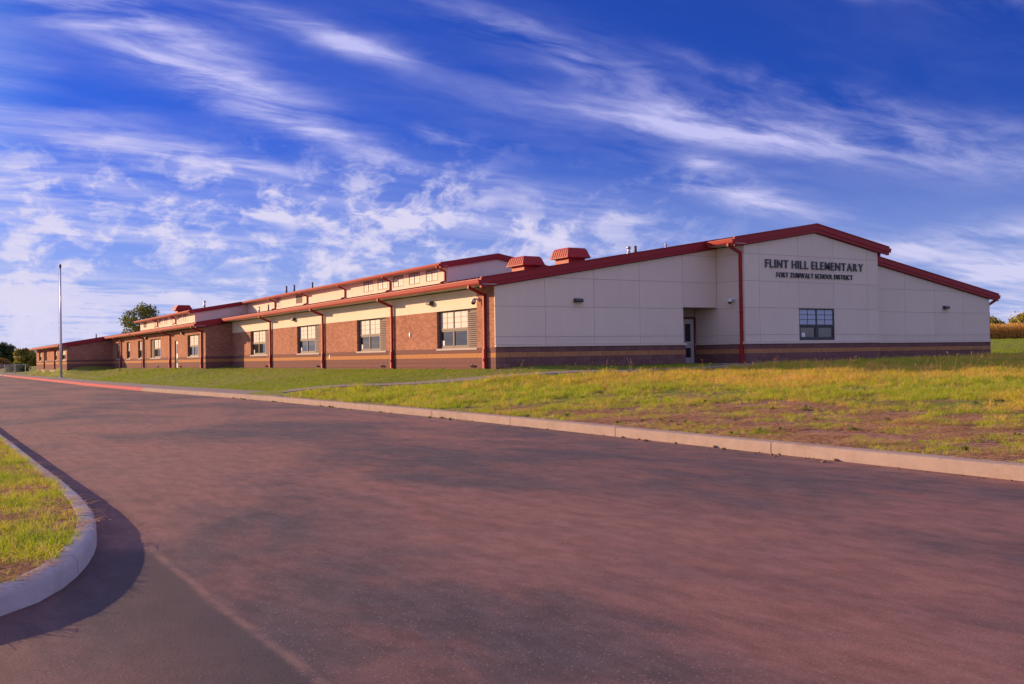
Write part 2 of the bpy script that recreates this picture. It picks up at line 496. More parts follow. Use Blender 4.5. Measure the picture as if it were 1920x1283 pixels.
# ------------------------------------------------------------------ mesh helpers
class MB:
    """collects shapes for one mesh object"""
    def __init__(self):
        self.bm = bmesh.new()

    def box(self, x0, x1, y0, y1, z0, z1):
        v = [self.bm.verts.new(c) for c in ((x0, y0, z0), (x1, y0, z0), (x1, y1, z0), (x0, y1, z0),
                                            (x0, y0, z1), (x1, y0, z1), (x1, y1, z1), (x0, y1, z1))]
        for f in ((0, 3, 2, 1), (4, 5, 6, 7), (0, 1, 5, 4), (1, 2, 6, 5), (2, 3, 7, 6), (3, 0, 4, 7)):
            self.bm.faces.new([v[i] for i in f])
        return self

    def prism(self, pts, axis, a, b):
        """polygon pts extruded along an axis: 'y' takes (x,z), 'x' takes (y,z), 'z' takes (x,y)"""
        def at(p, t):
            return {'y': (p[0], t, p[1]), 'x': (t, p[0], p[1]), 'z': (p[0], p[1], t)}[axis]
        A = [self.bm.verts.new(at(p, a)) for p in pts]
        B = [self.bm.verts.new(at(p, b)) for p in pts]
        n = len(pts)
        self.bm.faces.new(A)
        self.bm.faces.new(list(reversed(B)))
        for i in range(n):
            self.bm.faces.new((A[i], B[i], B[(i + 1) % n], A[(i + 1) % n]))
        return self

    def tube(self, path, prof, closed_ends=True, up=(0, 0, 1)):
        """sweep a profile [(s,t)] along a polyline with mitred corners"""
        path = [Vector(p) for p in path]
        rings = []
        for i, p in enumerate(path):
            d0 = (p - path[i - 1]).normalized() if i else None
            d1 = (path[i + 1] - p).normalized() if i < len(path) - 1 else None
            d = (d0 + d1).normalized() if d0 and d1 else (d0 or d1)
            k = 1.0 / max(0.35, d.dot(d1 if d1 else d0))
            u = Vector(up)
            ref = d1 if d1 else d0
            s = ref.cross(u)
            if s.length < 1e-3:
                s = ref.cross(Vector((1, 0, 0)))
            if abs(d.cross(u).length) < 1e-3:
                s = Vector((0, 1, 0)) if abs(s.y) > abs(s.x) else s
            s = s.normalized()
            s = (s - d * s.dot(d)).normalized()
            t = s.cross(d).normalized()
            bend = (d0 - d1) if d0 and d1 else Vector((0, 0, 0))
            tb = abs(bend.normalized().dot(t)) if bend.length > 1e-4 else 0
            rings.append([self.bm.verts.new(p + s * a * (1 + (k - 1) * (1 - tb)) + t * b * (1 + (k - 1) * tb)) for a, b in prof])
        n = len(prof)
        for i in range(len(rings) - 1):
            for j in range(n):
                self.bm.faces.new((rings[i][j], rings[i][(j + 1) % n], rings[i + 1][(j + 1) % n], rings[i + 1][j]))
        if closed_ends:
            self.bm.faces.new(list(reversed(rings[0])))
            self.bm.faces.new(rings[-1])
        return self

    def round(self, path, r, n=10):
        rr = r if isinstance(r, (list, tuple)) else None
        if rr is None:
            return self.tube(path, [(r * math.cos(2 * math.pi * k / n), r * math.sin(2 * math.pi * k / n)) for k in range(n)])
        path = [Vector(p) for p in path]
        rings = []
        for i, p in enumerate(path):
            d = (path[min(i + 1, len(path) - 1)] - path[max(i - 1, 0)]).normalized()
            s = d.cross(Vector((0, 0, 1)))
            if s.length < 1e-3:
                s = Vector((1, 0, 0))
            s.normalize()
            t = s.cross(d)
            rings.append([self.bm.verts.new(p + (s * math.cos(2 * math.pi * k / n) + t * math.sin(2 * math.pi * k / n)) * rr[i]) for k in range(n)])
        for i in range(len(rings) - 1):
            for j in range(n):
                self.bm.faces.new((rings[i][j], rings[i][(j + 1) % n], rings[i + 1][(j + 1) % n], rings[i + 1][j]))
        self.bm.faces.new(list(reversed(rings[0])))
        self.bm.faces.new(rings[-1])
        return self

    def ball(self, c, r, sz=1.0, seg=10):
        m = Matrix.Translation(Vector(c)) @ Matrix.Diagonal((r, r, r * sz, 1))
        bmesh.ops.create_uvsphere(self.bm, u_segments=seg, v_segments=max(6, seg // 2), radius=1.0, matrix=m)
        return self

    def bevel(self, w, seg=1):
        bmesh.ops.recalc_face_normals(self.bm, faces=self.bm.faces)
        es = [e for e in self.bm.edges if len(e.link_faces) == 2 and e.calc_face_angle(0) > 0.5]
        bmesh.ops.bevel(self.bm, geom=es, offset=w, segments=seg, affect='EDGES', clamp_overlap=True)
        return self

    def mesh(self, name, mat, smooth=False):
        bmesh.ops.recalc_face_normals(self.bm, faces=self.bm.faces)
        me = bpy.data.meshes.new(name)
        self.bm.to_mesh(me)
        self.bm.free()
        if mat is not None:
            me.materials.append(M[mat])
        if smooth:
            for p in me.polygons:
                p.use_smooth = True
        return me

    def build(self, name, mat, parent=None, smooth=False):
        return link(name, self.mesh(name, mat, smooth), parent)


def link(name, me, parent=None, loc=None):
    o = bpy.data.objects.new(name, me)
    COL.objects.link(o)
    if parent is not None:
        o.parent = parent
    if loc is not None:
        o.location = loc
    return o


def raw(name, V, F, mat, parent=None):
    me = bpy.data.meshes.new(name)
    me.from_pydata(V, [], F)
    me.update()
    me.materials.append(M[mat])
    return link(name, me, parent)


def tag(o, label=None, cat=None, group=None, kind=None):
    for k, v in (('label', label), ('category', cat), ('group', group), ('kind', kind)):
        if v:
            o[k] = v
    return o


def empty(name, loc=(0, 0, 0), parent=None):
    o = bpy.data.objects.new(name, None)
    COL.objects.link(o)
    o.location = loc
    if parent is not None:
        o.parent = parent
    return o


def clip(poly, a, b, c):
    """keep the part of a 2-D polygon where a*x + b*z <= c"""
    res = []
    for i, p in enumerate(poly):
        q = poly[(i + 1) % len(poly)]
        fp, fq = a * p[0] + b * p[1] - c, a * q[0] + b * q[1] - c
        if fp <= 0:
            res.append(p)
        if fp * fq < 0:
            t = fp / (fp - fq)
            res.append((p[0] + (q[0] - p[0]) * t, p[1] + (q[1] - p[1]) * t))
    return res


# ------------------------------------------------------------------ ground heights
ROAD_Z = -1.05
KERB_TOP = -0.875


def kerb_x(y):
    """road-side foot of the kerb along the school lawn"""
    y = np.asarray(y, float)
    return np.interp(y, [-70, -26, -20, -12, 4, 12, 22, 40, 260], [-10.0, -8.30, -8.08, -7.78, -7.80, -8.25, -8.85, -9.2, -9.2])


CTRL = [(-14 + 0 * i, y, -0.88) for i, y in enumerate((-60, -40))]
for y in (-60, -40, -26, -20, -14, -8, -2, 4, 10, 16, 22, 28, 34, 40, 46, 53, 60, 68, 76, 86, 96, 108, 120, 135, 150, 165, 180, 200, 230):
    kx = float(kerb_x(y))
    CTRL.append((kx + 0.3, y, -0.895))
    if y > 7:
        CTRL.append((kx + 1.7, y, -0.88))
for y in (0, 5, 10, 16, 22, 28, 34):
    CTRL.append((0, y, -0.03))
for y in (37, 44, 52, 60, 68, 74):
    CTRL.append((-1.9, y, -0.03))
for y in (76, 84, 92, 100):
    CTRL.append((-6.2, y, -0.10))
for x in (0, 5, 10, 16, 22, 28, 32):
    CTRL.append((x, 0, 0.0 + 0.0016 * x))
CTRL += [(11.5, -1.7, 0.0), (20, -1.7, 0.0), (10.5, 1.5, 0.0),
         (-7.0, 4.5, -0.80), (-5.6, 3.2, -0.61), (-3.16, 1.96, -0.48), (-1.4, -1.2, -0.325), (-0.5, -3.3, -0.24),
         (2.8, -4.6, -0.15), (6.5, -4.0, -0.09), (9, -3.0, -0.04),
         (11, -7, -0.12), (13, -13, -0.20), (5, -10, -0.28), (0, -12, -0.45), (-4, -14, -0.70), (-2, -20, -0.66),
         (5, -20, -0.45), (15, -20, -0.30), (20, -8, -0.05), (28, -6, 0.0), (35, -5, 0.05), (40, -15, 0.0), (30, -25, -0.25),
         (15, -40, -0.5), (40, -40, -0.2), (36, 8, 0.10), (36, 40, 0.3), (60, 10, 0.42), (95, 40, 1.52), (127, 60, 1.85),
         (100, -20, 0.7), (150, 40, 1.9), (200, 60, 2.2), (200, -60, 1.0), (100, 120, 1.8), (30, 130, 0.2), (0, 130, -0.1),
         (-5, 180, -0.25), (0, 230, 0.0), (60, 230, 0.8), (260, 260, 2.2), (300, 0, 2.0), (16, 60, 0.0), (40, 95, 0.5)]
CT = np.array(CTRL)


def _phi(r):
    return np.sqrt(r * r + 4.0)


_d = np.linalg.norm(CT[:, None, :2] - CT[None, :, :2], axis=2)
_A = np.block([[_phi(_d), np.ones((len(CT), 1))], [np.ones((1, len(CT))), np.zeros((1, 1))]])
_w = np.linalg.lstsq(_A, np.append(CT[:, 2], 0.0), rcond=None)[0]


def lawn_z(x, y):
    x = np.atleast_1d(np.asarray(x, float))
    y = np.atleast_1d(np.asarray(y, float))
    sh = x.shape
    q = np.stack([x.ravel(), y.ravel()], 1)
    res = np.zeros(len(q))
    for i in range(0, len(q), 20000):
        s = q[i:i + 20000]
        res[i:i + 20000] = _phi(np.linalg.norm(s[:, None] - CT[None, :, :2], axis=2)) @ _w[:-1] + _w[-1]
    res = np.maximum(res, -0.93)
    kd = q[:, 0] - kerb_x(q[:, 1])
    k = np.clip((3.2 - kd) / 1.4, 0, 1) * np.clip((q[:, 1] - 6.0) / 6.0, 0, 1)
    res = res * (1 - k) + np.minimum(res, -0.885) * k
    return res.reshape(sh)


def lz(x, y):
    return float(lawn_z(x, y)[0])


# ------------------------------------------------------------------ the setting: ground, road, lawn, kerbs, walks
g = MB()
bmesh.ops.create_grid(g.bm, x_segments=8, y_segments=8, size=3000, matrix=Matrix.Translation((0, 0, -1.12)))
tag(g.build('ground', 'field'), kind='structure')

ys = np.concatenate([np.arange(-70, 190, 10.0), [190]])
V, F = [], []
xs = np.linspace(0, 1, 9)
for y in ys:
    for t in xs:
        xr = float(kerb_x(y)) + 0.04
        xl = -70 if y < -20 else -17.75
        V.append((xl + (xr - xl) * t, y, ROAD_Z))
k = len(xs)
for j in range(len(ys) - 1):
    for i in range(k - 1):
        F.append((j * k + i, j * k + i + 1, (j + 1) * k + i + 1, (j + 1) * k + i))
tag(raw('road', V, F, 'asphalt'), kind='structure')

ys = np.unique(np.concatenate([np.arange(-70, -36, 3), np.arange(-36, 40, 0.5), np.arange(40, 110, 1.5), np.arange(110, 400, 12)]))
vs = np.unique(np.concatenate([np.arange(0, 3, 0.2), np.arange(3, 24, 0.5), np.arange(24, 60, 1.5), np.arange(60, 140, 5), np.arange(140, 420, 20)]))
YY, VV = np.meshgrid(ys, vs, indexing='ij')
XX = kerb_x(YY) + 0.15 + VV
ZZ = lawn_z(XX, YY)
near = np.exp(-((XX + 5) / 60.0) ** 2)
rough_n = np.array([mnoise.noise(Vector((a * 1.1, b * 1.1, 3.1))) * 0.025 + mnoise.noise(Vector((a * 0.35, b * 0.35, 9.0))) * 0.03
                    for a, b in zip(XX.ravel(), YY.ravel())]).reshape(XX.shape)
fade = np.clip(VV / 0.8, 0, 1) * np.clip(1.5 - np.abs(YY - 0) / 80, 0, 1)
ZZ = ZZ + rough_n * fade
ny, nv = XX.shape
V = np.stack([XX.ravel(), YY.ravel(), ZZ.ravel()], 1)
idx = np.arange(ny * nv).reshape(ny, nv)
F = np.stack([idx[:-1, :-1].ravel(), idx[:-1, 1:].ravel(), idx[1:, 1:].ravel(), idx[1:, :-1].ravel()], 1)
lawn = tag(raw('lawn', V.tolist(), F.tolist(), 'lawn'), kind='structure')
for p_ in lawn.data.polygons:
    p_.use_smooth = True

# kerbs: swept in cast lengths with a narrow joint between them
KPROF_R = [(0.0, -0.14), (0.0, 0.150), (0.012, 0.168), (0.035, 0.175), (0.25, 0.178), (0.25, -0.14)]
KPROF_L = [(0.0, -0.14), (0.010, 0.110), (0.030, 0.138), (0.045, 0.150), (0.165, 0.154), (0.165, -0.14)]


def kerb_run(parent, pts, seglen, prof, side, z, first_gap=0.0, mat_of=None, label_of=None):
    """pts: plan polyline of the road-side foot; side: +1 when the lawn lies to the right of travel"""
    P2 = np.array(pts, float)
    s = np.concatenate([[0], np.cumsum(np.linalg.norm(np.diff(P2, axis=0), axis=1))])

    def at(t):
        return np.array([np.interp(t, s, P2[:, 0]), np.interp(t, s, P2[:, 1])])
    t0 = 0.0
    t1 = first_gap or seglen
    while t0 < s[-1] - 0.05:
        t1 = min(t1, s[-1])
        a, b = t0 + 0.009, t1 - 0.009
        m = max(2, int((b - a) / 0.35) + 1)
        V, F = [], []
        dip = random.uniform(-0.004, 0.004)
        for i in range(m):
            t = a + (b - a) * i / (m - 1)
            p = at(t)
            d = at(min(t + 0.05, s[-1])) - at(max(t - 0.05, 0))
            d /= np.linalg.norm(d)
            nrm = np.array([d[1], -d[0]]) * side
            for (u, h) in prof:
                w = mnoise.noise(Vector((p[0] * 2, p[1] * 2, h * 3))) * 0.004
                V.append((p[0] + nrm[0] * (u + w), p[1] + nrm[1] * (u + w), z + h + (dip + w * 0.6 if h > 0 else 0)))
        k = len(prof)
        for i in range(m - 1):
            for j in range(k):
                F.append((i * k + j, i * k + (j + 1) % k, (i + 1) * k + (j + 1) % k, (i + 1) * k + j))
        F.append(list(range(k)))
        F.append(list(range((m - 1) * k, m * k)))
        mid = at((a + b) / 2)
        mat = mat_of(mid) if mat_of else 'kerb'
        o = raw('kerb_segment', V, F, mat, parent)
        bm = bmesh.new()
        bm.from_mesh(o.data)
        bmesh.ops.recalc_face_normals(bm, faces=bm.faces)
        bm.to_mesh(o.data)
        bm.free()
        for p_ in o.data.polygons:
            p_.use_smooth = len(p_.vertices) == 4
        o.data.set_sharp_from_angle(angle=R(40))
        if mat == 'red_kerb':
            o['label'] = 'red painted kerb length'
        t0, t1 = t1, t1 + seglen


kerb = tag(empty('kerb', (0, 0, 0)), kind='structure')
path = [(float(kerb_x(y)), y) for y in np.concatenate([np.arange(-45, 45, 1.0), np.arange(45, 231, 5.0)])]
kerb_run(kerb, path, 4.0, KPROF_R, 1, ROAD_Z, first_gap=3.1, mat_of=lambda m_: 'red_kerb' if 21 < m_[1] < 112 else 'kerb')
ISL = [(-42, -26.3), (-30, -26.3), (-22, -26.25), (-19.6, -26.10), (-18.95, -25.95), (-18.61, -25.76), (-18.40, -25.55), (-18.15, -25.08), (-17.94, -24.46), (-17.78, -23.8),
       (-17.69, -23.20), (-17.61, -22.51), (-17.56, -21.37), (-17.54, -19.89), (-17.56, -17.8), (-17.58, -12)] + [(-17.6, y) for y in np.arange(-8, 231, 6.0)]
# resample the nose smoothly
P2 = np.array(ISL)
s2 = np.concatenate([[0], np.cumsum(np.linalg.norm(np.diff(P2, axis=0), axis=1))])
tt = np.concatenate([np.arange(0, 34, 0.12), np.arange(34, s2[-1], 3.0)])
sx, sy = np.interp(tt, s2, P2[:, 0]), np.interp(tt, s2, P2[:, 1])
ker = np.ones(5) / 5
nn = int(np.searchsorted(tt, 33.5))
sx[2:nn - 2] = np.convolve(sx[:nn], ker, 'valid')
sy[2:nn - 2] = np.convolve(sy[:nn], ker, 'valid')
island_kerb = tag(empty('island_kerb', (0, 0, 0)), kind='structure')
kerb_run(island_kerb, list(zip(sx, sy)), 1.95, KPROF_L, -1, ROAD_Z, first_gap=1.2, mat_of=lambda m_: 'pale_kerb')
# ground of the island inside its kerb
d_ = np.gradient(np.stack([sx, sy], 1), axis=0)
d_ /= np.linalg.norm(d_, axis=1)[:, None]
inner = np.stack([sx - d_[:, 1] * 0.13, sy + d_[:, 0] * 0.13], 1)
ISL_POLY = np.concatenate([inner, [[-60, inner[-1, 1]], [-60, inner[0, 1]]]])
bm = bmesh.new()
vv = [bm.verts.new((a, b, -0.915)) for a, b in ISL_POLY]
f = bm.faces.new(vv)
bmesh.ops.triangulate(bm, faces=[f])
me = bpy.data.meshes.new('island_lawn')
bmesh.ops.recalc_face_normals(bm, faces=bm.faces)
bm.to_mesh(me)
bm.free()
me.materials.append(M['lawn'])
tag(link('island_lawn', me), kind='structure')


def ribbon(name, left, right, lift, thick, parent, mat='walk', level=None):
    """a slab of pavement between two plan polylines, following the ground"""
    L, Rr = np.array(left, float), np.array(right, float)
    n = len(L)
    zl, zr = lawn_z(L[:, 0], L[:, 1]) + lift, lawn_z(Rr[:, 0], Rr[:, 1]) + lift
    if level is not None:
        zl, zr = np.full(n, level), np.full(n, level + 0.02)
    V = []
    for i in range(n):
        V += [(L[i, 0], L[i, 1], zl[i]), (Rr[i, 0], Rr[i, 1], zr[i]), (Rr[i, 0], Rr[i, 1], zr[i] - thick), (L[i, 0], L[i, 1], zl[i] - thick)]
    F = []
    for i in range(n - 1):
        for j in range(4):
            F.append((4 * i + j, 4 * i + (j + 1) % 4, 4 * i + 4 + (j + 1) % 4, 4 * i + 4 + j))
    F += [(0, 1, 2, 3), (4 * n - 4, 4 * n - 3, 4 * n - 2, 4 * n - 1)]
    return raw(name, V, F, mat, parent)


# sidewalk along the road kerb, slab by slab, and the path that climbs from it to the gable door
sidewalk = tag(empty('sidewalk', (0, 0, 0)), kind='structure')
edges = list(np.arange(3.4, 64, 1.8))
for a, b in zip(edges[:-1], edges[1:]):
    yy = np.linspace(a + 0.008, b - 0.008, 4)
    L = [(float(kerb_x(y)) + 0.262, y) for y in yy]
    Rt = [(float(kerb_x(y)) + 1.75, y) for y in yy]
    ribbon('pavement_slab', L, Rt, 0.035, 0.25, sidewalk, level=KERB_TOP + 0.006)
yy = np.linspace(64, 200, 40)
ribbon('far_pavement', [(float(kerb_x(y)) + 0.262, y) for y in yy], [(float(kerb_x(y)) + 1.75, y) for y in yy], 0.035, 0.25, sidewalk, level=KERB_TOP + 0.006)
PATH = np.array([(-6.75, 4.6), (-6.3, 4.1), (-5.6, 3.3), (-3.5, 1.7), (-1.7, -0.9), (-0.2, -3.0), (2.8, -4.4), (6.5, -4.4), (9.0, -3.6), (11.3, -3.2), (20.5, -3.2)])
ps = np.concatenate([[0], np.cumsum(np.linalg.norm(np.diff(PATH, axis=0), axis=1))])
tt = np.arange(0, ps[-1], 0.3)
px_, py_ = np.interp(tt, ps, PATH[:, 0]), np.interp(tt, ps, PATH[:, 1])
for _ in range(4):
    px_[1:-1] = (px_[:-2] + px_[1:-1] * 2 + px_[2:]) / 4
    py_[1:-1] = (py_[:-2] + py_[1:-1] * 2 + py_[2:]) / 4
walk_path = tag(empty('path', (0, 0, 0)), kind='structure')
dd = np.gradient(np.stack([px_, py_], 1), axis=0)
dd /= np.linalg.norm(dd, axis=1)[:, None]
WALK_C = np.stack([px_, py_], 1)
HW = 0.32
for i in range(0, len(tt) - 5, 5):
    sl = slice(i, i + 6)
    L = np.stack([px_[sl] - dd[sl, 1] * HW, py_[sl] + dd[sl, 0] * HW], 1)
    Rt = np.stack([px_[sl] + dd[sl, 1] * HW, py_[sl] - dd[sl, 0] * HW], 1)
    sh = dd[i] * 0.008
    L[0] += sh
    Rt[0] += sh
    ribbon('path_slab', L, Rt, 0.03, 0.2, walk_path)
st = MB()
st.box(9.35, 11.48, -2.6, 1.5, -0.25, 0.015)
st.box(9.7, 20.6, -2.58, -1.80, -0.25, 0.012)
tag(st.build('door_stoop', 'walk'), kind='structure')

# ------------------------------------------------------------------ the school building
SLOPE, ZT = 0.167, 3.19          # underside of the roof at the wall: z = ZT + SLOPE * x
TH = 0.39                        # from underside to roof surface
RIDGE = 15.9
WID = 31.8
YB, YC, YE = 36.72, 74.76, 103.8  # where the side wall steps out, and the far end
XB, XC = -1.86, -6.13
PB = -1.72                       # front of the projecting centre block
X1, X2 = 11.48, 20.25
OV = 0.68


def zs(x):
    return ZT + SLOPE * (x if x <= RIDGE else WID - x)


school = tag(empty('school_building', (0, 0, 0)),
             'long school with brick side wall, beige panelled gable end and dark red metal roofs', 'building')

front = MB()
front.prism(clip([(0.0, -0.4), (9.50, -0.4), (9.50, 9), (0.0, 9)], -SLOPE, 1, ZT), 'y', 0.016, 0.30)
front.prism(clip([(9.50, 2.50), (X1, 2.50), (X1, 9), (9.50, 9)], -SLOPE, 1, ZT), 'y', 0.016, 0.30)
front.prism([(0.30, -0.4), (1.47, -0.4), (1.47, 3.2), (0.30, 3.2)], 'x', 9.30, 9.50)
front.prism(clip([(PB + 0.017, -0.4), (1.70, -0.4), (1.70, 9), (PB + 0.017, 9)], 0, 1, zs(X1)), 'x', X1 + 0.016, X1 + 0.30)
front.prism(clip([(PB + 0.017, -0.4), (1.0, -0.4), (1.0, 9), (PB + 0.017, 9)], 0, 1, zs(X1)), 'x', X2 - 0.30, X2 - 0.03)
front.box(9.50, 10.42, 1.47, 1.70, -0.4, 2.50)
front.box(10.42, 11.46, 1.47, 1.70, 2.13, 2.50)
front.box(9.50, X1, 0.30, 1.47, 2.50, 2.62)
blk = [(X1 + 0.30, -0.4), (X2 - 0.30, -0.4), (X2 - 0.30, 9), (X1 + 0.30, 9)]
blk = clip(clip(blk, -SLOPE, 1, ZT), SLOPE, 1, ZT + SLOPE * WID)
wx0, wx1, wz0, wz1 = 14.81, 17.13, 0.98, 2.42
for q in (clip(blk, 1, 0, wx0), clip(blk, -1, 0, -wx1), clip(clip(clip(blk, 1, 0, wx1), -1, 0, -wx0), 0, 1, wz0), clip(clip(clip(blk, 1, 0, wx1), -1, 0, -wx0), 0, -1, -wz1)):
    front.prism(q, 'y', PB + 0.016, PB + 0.28)
front.prism(clip([(X2, -0.4), (WID, -0.4), (WID, 9), (X2, 9)], SLOPE, 1, ZT + SLOPE * WID), 'y', 0.016, 0.30)
front_wall = front.build('gable_wall', 'joint', school)

# stucco panels, each proud of the wall with an open joint round it
ROWS = [0.93, 1.23, 2.42, 3.58, 4.76, 5.95, 7.2]
GAP = 0.008


def panel(poly, axis, a, b, parent=front_wall):
    if len(poly) < 3:
        return
    area = abs(sum(p[0] * q[1] - q[0] * p[1] for p, q in zip(poly, poly[1:] + poly[:1]))) / 2
    if area < 0.02:
        return
    MB().prism(poly, axis, a, b).build('wall_panel', 'stucco', parent)


def front_panels(cols, y, zmin=0.0, skip=None):
    for xa, xb in zip(cols[:-1], cols[1:]):
        for za, zb in zip(ROWS[:-1], ROWS[1:]):
            if skip and skip(xa, za):
                continue
            za2 = max(za, zmin)
            if za2 >= zb:
                continue
            p = [(xa + GAP, za2 + GAP), (xb - GAP, za2 + GAP), (xb - GAP, zb - GAP), (xa + GAP, zb - GAP)]
            p = clip(clip(p, -SLOPE, 1, ZT), SLOPE, 1, ZT + SLOPE * WID)
            panel(p, 'y', y, y + 0.05)


front_panels([-0.022, 2.30, 4.70, 7.09, 9.50], 0.0)
front_panels([9.50, X1], 0.0, 2.48)
front_panels([X1, 12.37, wx0, wx1, 19.45, X2], PB, skip=lambda x, z: x == wx0 and z < 2.4)
panel([(wx0 + GAP, 0.94), (wx1 - GAP, 0.94), (wx1 - GAP, wz0), (wx0 + GAP, wz0)], 'y', PB, PB + 0.05)
front_panels([X2, 22.15, 24.55, 26.96, 29.40, WID], 0.0)
for ya, yb in ((PB, 0.0), (0.0, 1.47)):
    for za, zb in zip(ROWS[:-1], ROWS[1:]):
        p = [(ya + (0.05 if ya == PB else GAP), za + GAP), (yb - GAP, za + GAP), (yb - GAP, zb - GAP), (ya + (0.05 if ya == PB else GAP), zb - GAP)]
        p = clip(p, 0, 1, zs(X1) if ya == PB else 2.49)
        panel(p, 'x', X1, X1 + 0.05)

# ledge over the block base
ld = MB()
ld.box(-0.03, 9.62, -0.07, 0.05, 0.835, 0.925)
ld.box(X1 - 0.07, X1 + 0.05, PB - 0.07, 1.45, 0.835, 0.925)
ld.box(X1 + 0.052, X2 + 0.05, PB - 0.07, PB + 0.05, 0.835, 0.925)
ld.box(X2 + 0.052, WID + 0.05, -0.07, 0.05, 0.835, 0.925)
ld.bevel(0.008)
ld.build('ledge', 'stucco', front_wall)

# the base: courses of coloured concrete block, block by block
COURSE = [(0.63, 0.825, 'block_dark'), (0.43, 0.625, 'block_tan'), (0.23, 0.425, 'block_dark'), (0.03, 0.225, 'block_dark'), (-0.17, 0.025, 'block_dark')]
BL = 0.406
block_mesh = {}
for mname in ('block_dark', 'block_tan'):
    b = MB().box(-0.5, 0.5, -0.03, 0.03, -0.096, 0.096)
    b.bevel(0.004)
    block_mesh[mname] = b.mesh('block', mname)
n_block = 0
rest = {'block_dark': MB(), 'block_tan': MB()}


def courses(axis, fixed, a, b, single=True, rows=range(5)):
    """axis 'x': a run along X on the plane y=fixed; 'y': a run along Y on the plane x=fixed"""
    global n_block
    for r in rows:
        z0, z1, mname = COURSE[r]
        t = a - (BL / 2 if r % 2 else 0)
        while t < b - 0.02:
            t0, t1 = max(t, a) + 0.004, min(t + BL, b) - 0.004
            t += BL
            if t1 - t0 < 0.03:
                continue
            if single and r < 4 and n_block < 300:
                o = link('block', block_mesh[mname], front_wall)
                o.scale = (t1 - t0, 1, 1)
                if axis == 'x':
                    o.location = ((t0 + t1) / 2, fixed + 0.03, (z0 + z1) / 2)
                else:
                    o.location = (fixed + 0.03, (t0 + t1) / 2, (z0 + z1) / 2)
                    o.rotation_euler = (0, 0, R(90))
                n_block += 1
            else:
                if axis == 'x':
                    rest[mname].box(t0, t1, fixed, fixed + 0.06, z0 + 0.002, z1 - 0.002)
                else:
                    rest[mname].box(fixed, fixed + 0.06, t0, t1, z0 + 0.002, z1 - 0.002)


courses('x', -0.025, 0.0, 9.58)
courses('y', X1 - 0.025, PB - 0.02, 1.46)
courses('x', PB - 0.025, X1 + 0.04, X2 + 0.02)
courses('x', -0.025, X2 + 0.04, WID)

# ---- side wall, three runs of brick that step out with distance
SILLZ, HEADZ = 0.84, 2.42
WIN_A = [(1.44, 4.95), (10.25, 13.85), (19.25, 22.95), (28.45, 32.30)]
WIN_B = [(38.30, 42.00), (51.35, 55.45), (59.10, 61.00), (64.75, 66.60), (70.40, 72.20)]
DOOR_B = (45.20, 46.20)
WIN_C = [(75.6, 79.2), (83.0, 85.2), (92.5, 94.2), (98.5, 101.0)]


def strip_wall(mb, x0, x1, ya, yb, za, zb, openings):
    t = ya
    for (oa, ob, oz0, oz1) in sorted(openings):
        if oa > t:
            mb.box(x0, x1, t, oa, za, zb)
        if oz0 > za:
            mb.box(x0, x1, oa, ob, za, min(oz0, zb))
        if oz1 < zb:
            mb.box(x0, x1, oa, ob, oz1, zb)
        t = ob
    if t < yb:
        mb.box(x0, x1, t, yb, za, zb)


sw = MB()
strip_wall(sw, 0.0, 0.28, 1.44, YB, 0.828, HEADZ, [(a, b, SILLZ, HEADZ) for a, b in WIN_A])
sw.box(-0.012, 0.30, 0.052, 1.44, 0.828, 3.20)
strip_wall(sw, XB, XB + 0.28, YB + 0.3, YC, 0.828, zs(XB) - 0.02, [(a, b, SILLZ, HEADZ) for a, b in WIN_B] + [(*DOOR_B, 0.0, 2.12)])
sw.prism(clip([(XB, 0.828), (-0.002, 0.828), (-0.002, 4), (XB, 4)], -SLOPE, 1, ZT), 'y', YB, YB + 0.30)
strip_wall(sw, XC, XC + 0.28, YC + 0.3, YE, 0.828, zs(XC) - 0.02, [(a, b, SILLZ, 2.0) for a, b in WIN_C])
sw.prism(clip([(XC, 0.828), (XB - 0.002, 0.828), (XB - 0.002, 4), (XC, 4)], -SLOPE, 1, ZT), 'y', YC, YC + 0.30)
sw.prism(clip(clip([(XC, -0.6), (WID, -0.6), (WID, 9), (XC, 9)], -SLOPE, 1, ZT), SLOPE, 1, ZT + SLOPE * WID), 'y', YE, YE + 0.25)
sw.box(WID - 0.28, WID - 0.01, 0.31, YE, -0.6, zs(WID) - 0.02)
side_wall = sw.build('side_wall', 'brick', school)
bs = MB()
bs.box(0.012, 0.25, 0.02, YB, -0.5, 0.826)
bs.box(XB + 0.012, XB + 0.25, YB + 0.012, DOOR_B[0], -0.6, 0.826)
bs.box(XB + 0.012, XB + 0.25, DOOR_B[1], YC, -0.6, 0.826)
bs.box(XB + 0.25, 0.0, YB + 0.012, YB + 0.25, -0.6, 0.826)
bs.box(XC + 0.012, XC + 0.25, YC + 0.012, YE, -0.6, 0.826)
bs.box(XC + 0.25, XB, YC + 0.012, YC + 0.25, -0.6, 0.826)
bs.build('base_wall', 'mortar', side_wall)
courses('y', -0.02, -0.02, YB - 0.005, single=False)
courses('x', YB - 0.02, XB + 0.045, -0.025, single=False)
courses('y', XB - 0.02, YB - 0.02, DOOR_B[0], single=False)
courses('y', XB - 0.02, DOOR_B[1], YC - 0.005, single=False)
courses('x', YC - 0.02, XC + 0.045, XB - 0.025, single=False)
courses('y', XC - 0.02, YC - 0.02, YE, single=False)
for mname, mb in rest.items():
    o = mb.build('block_course', mname, side_wall)
    o['kind'] = 'stuff'
    o['label'] = 'dark brown courses of block' if mname == 'block_dark' else 'tan course of block'

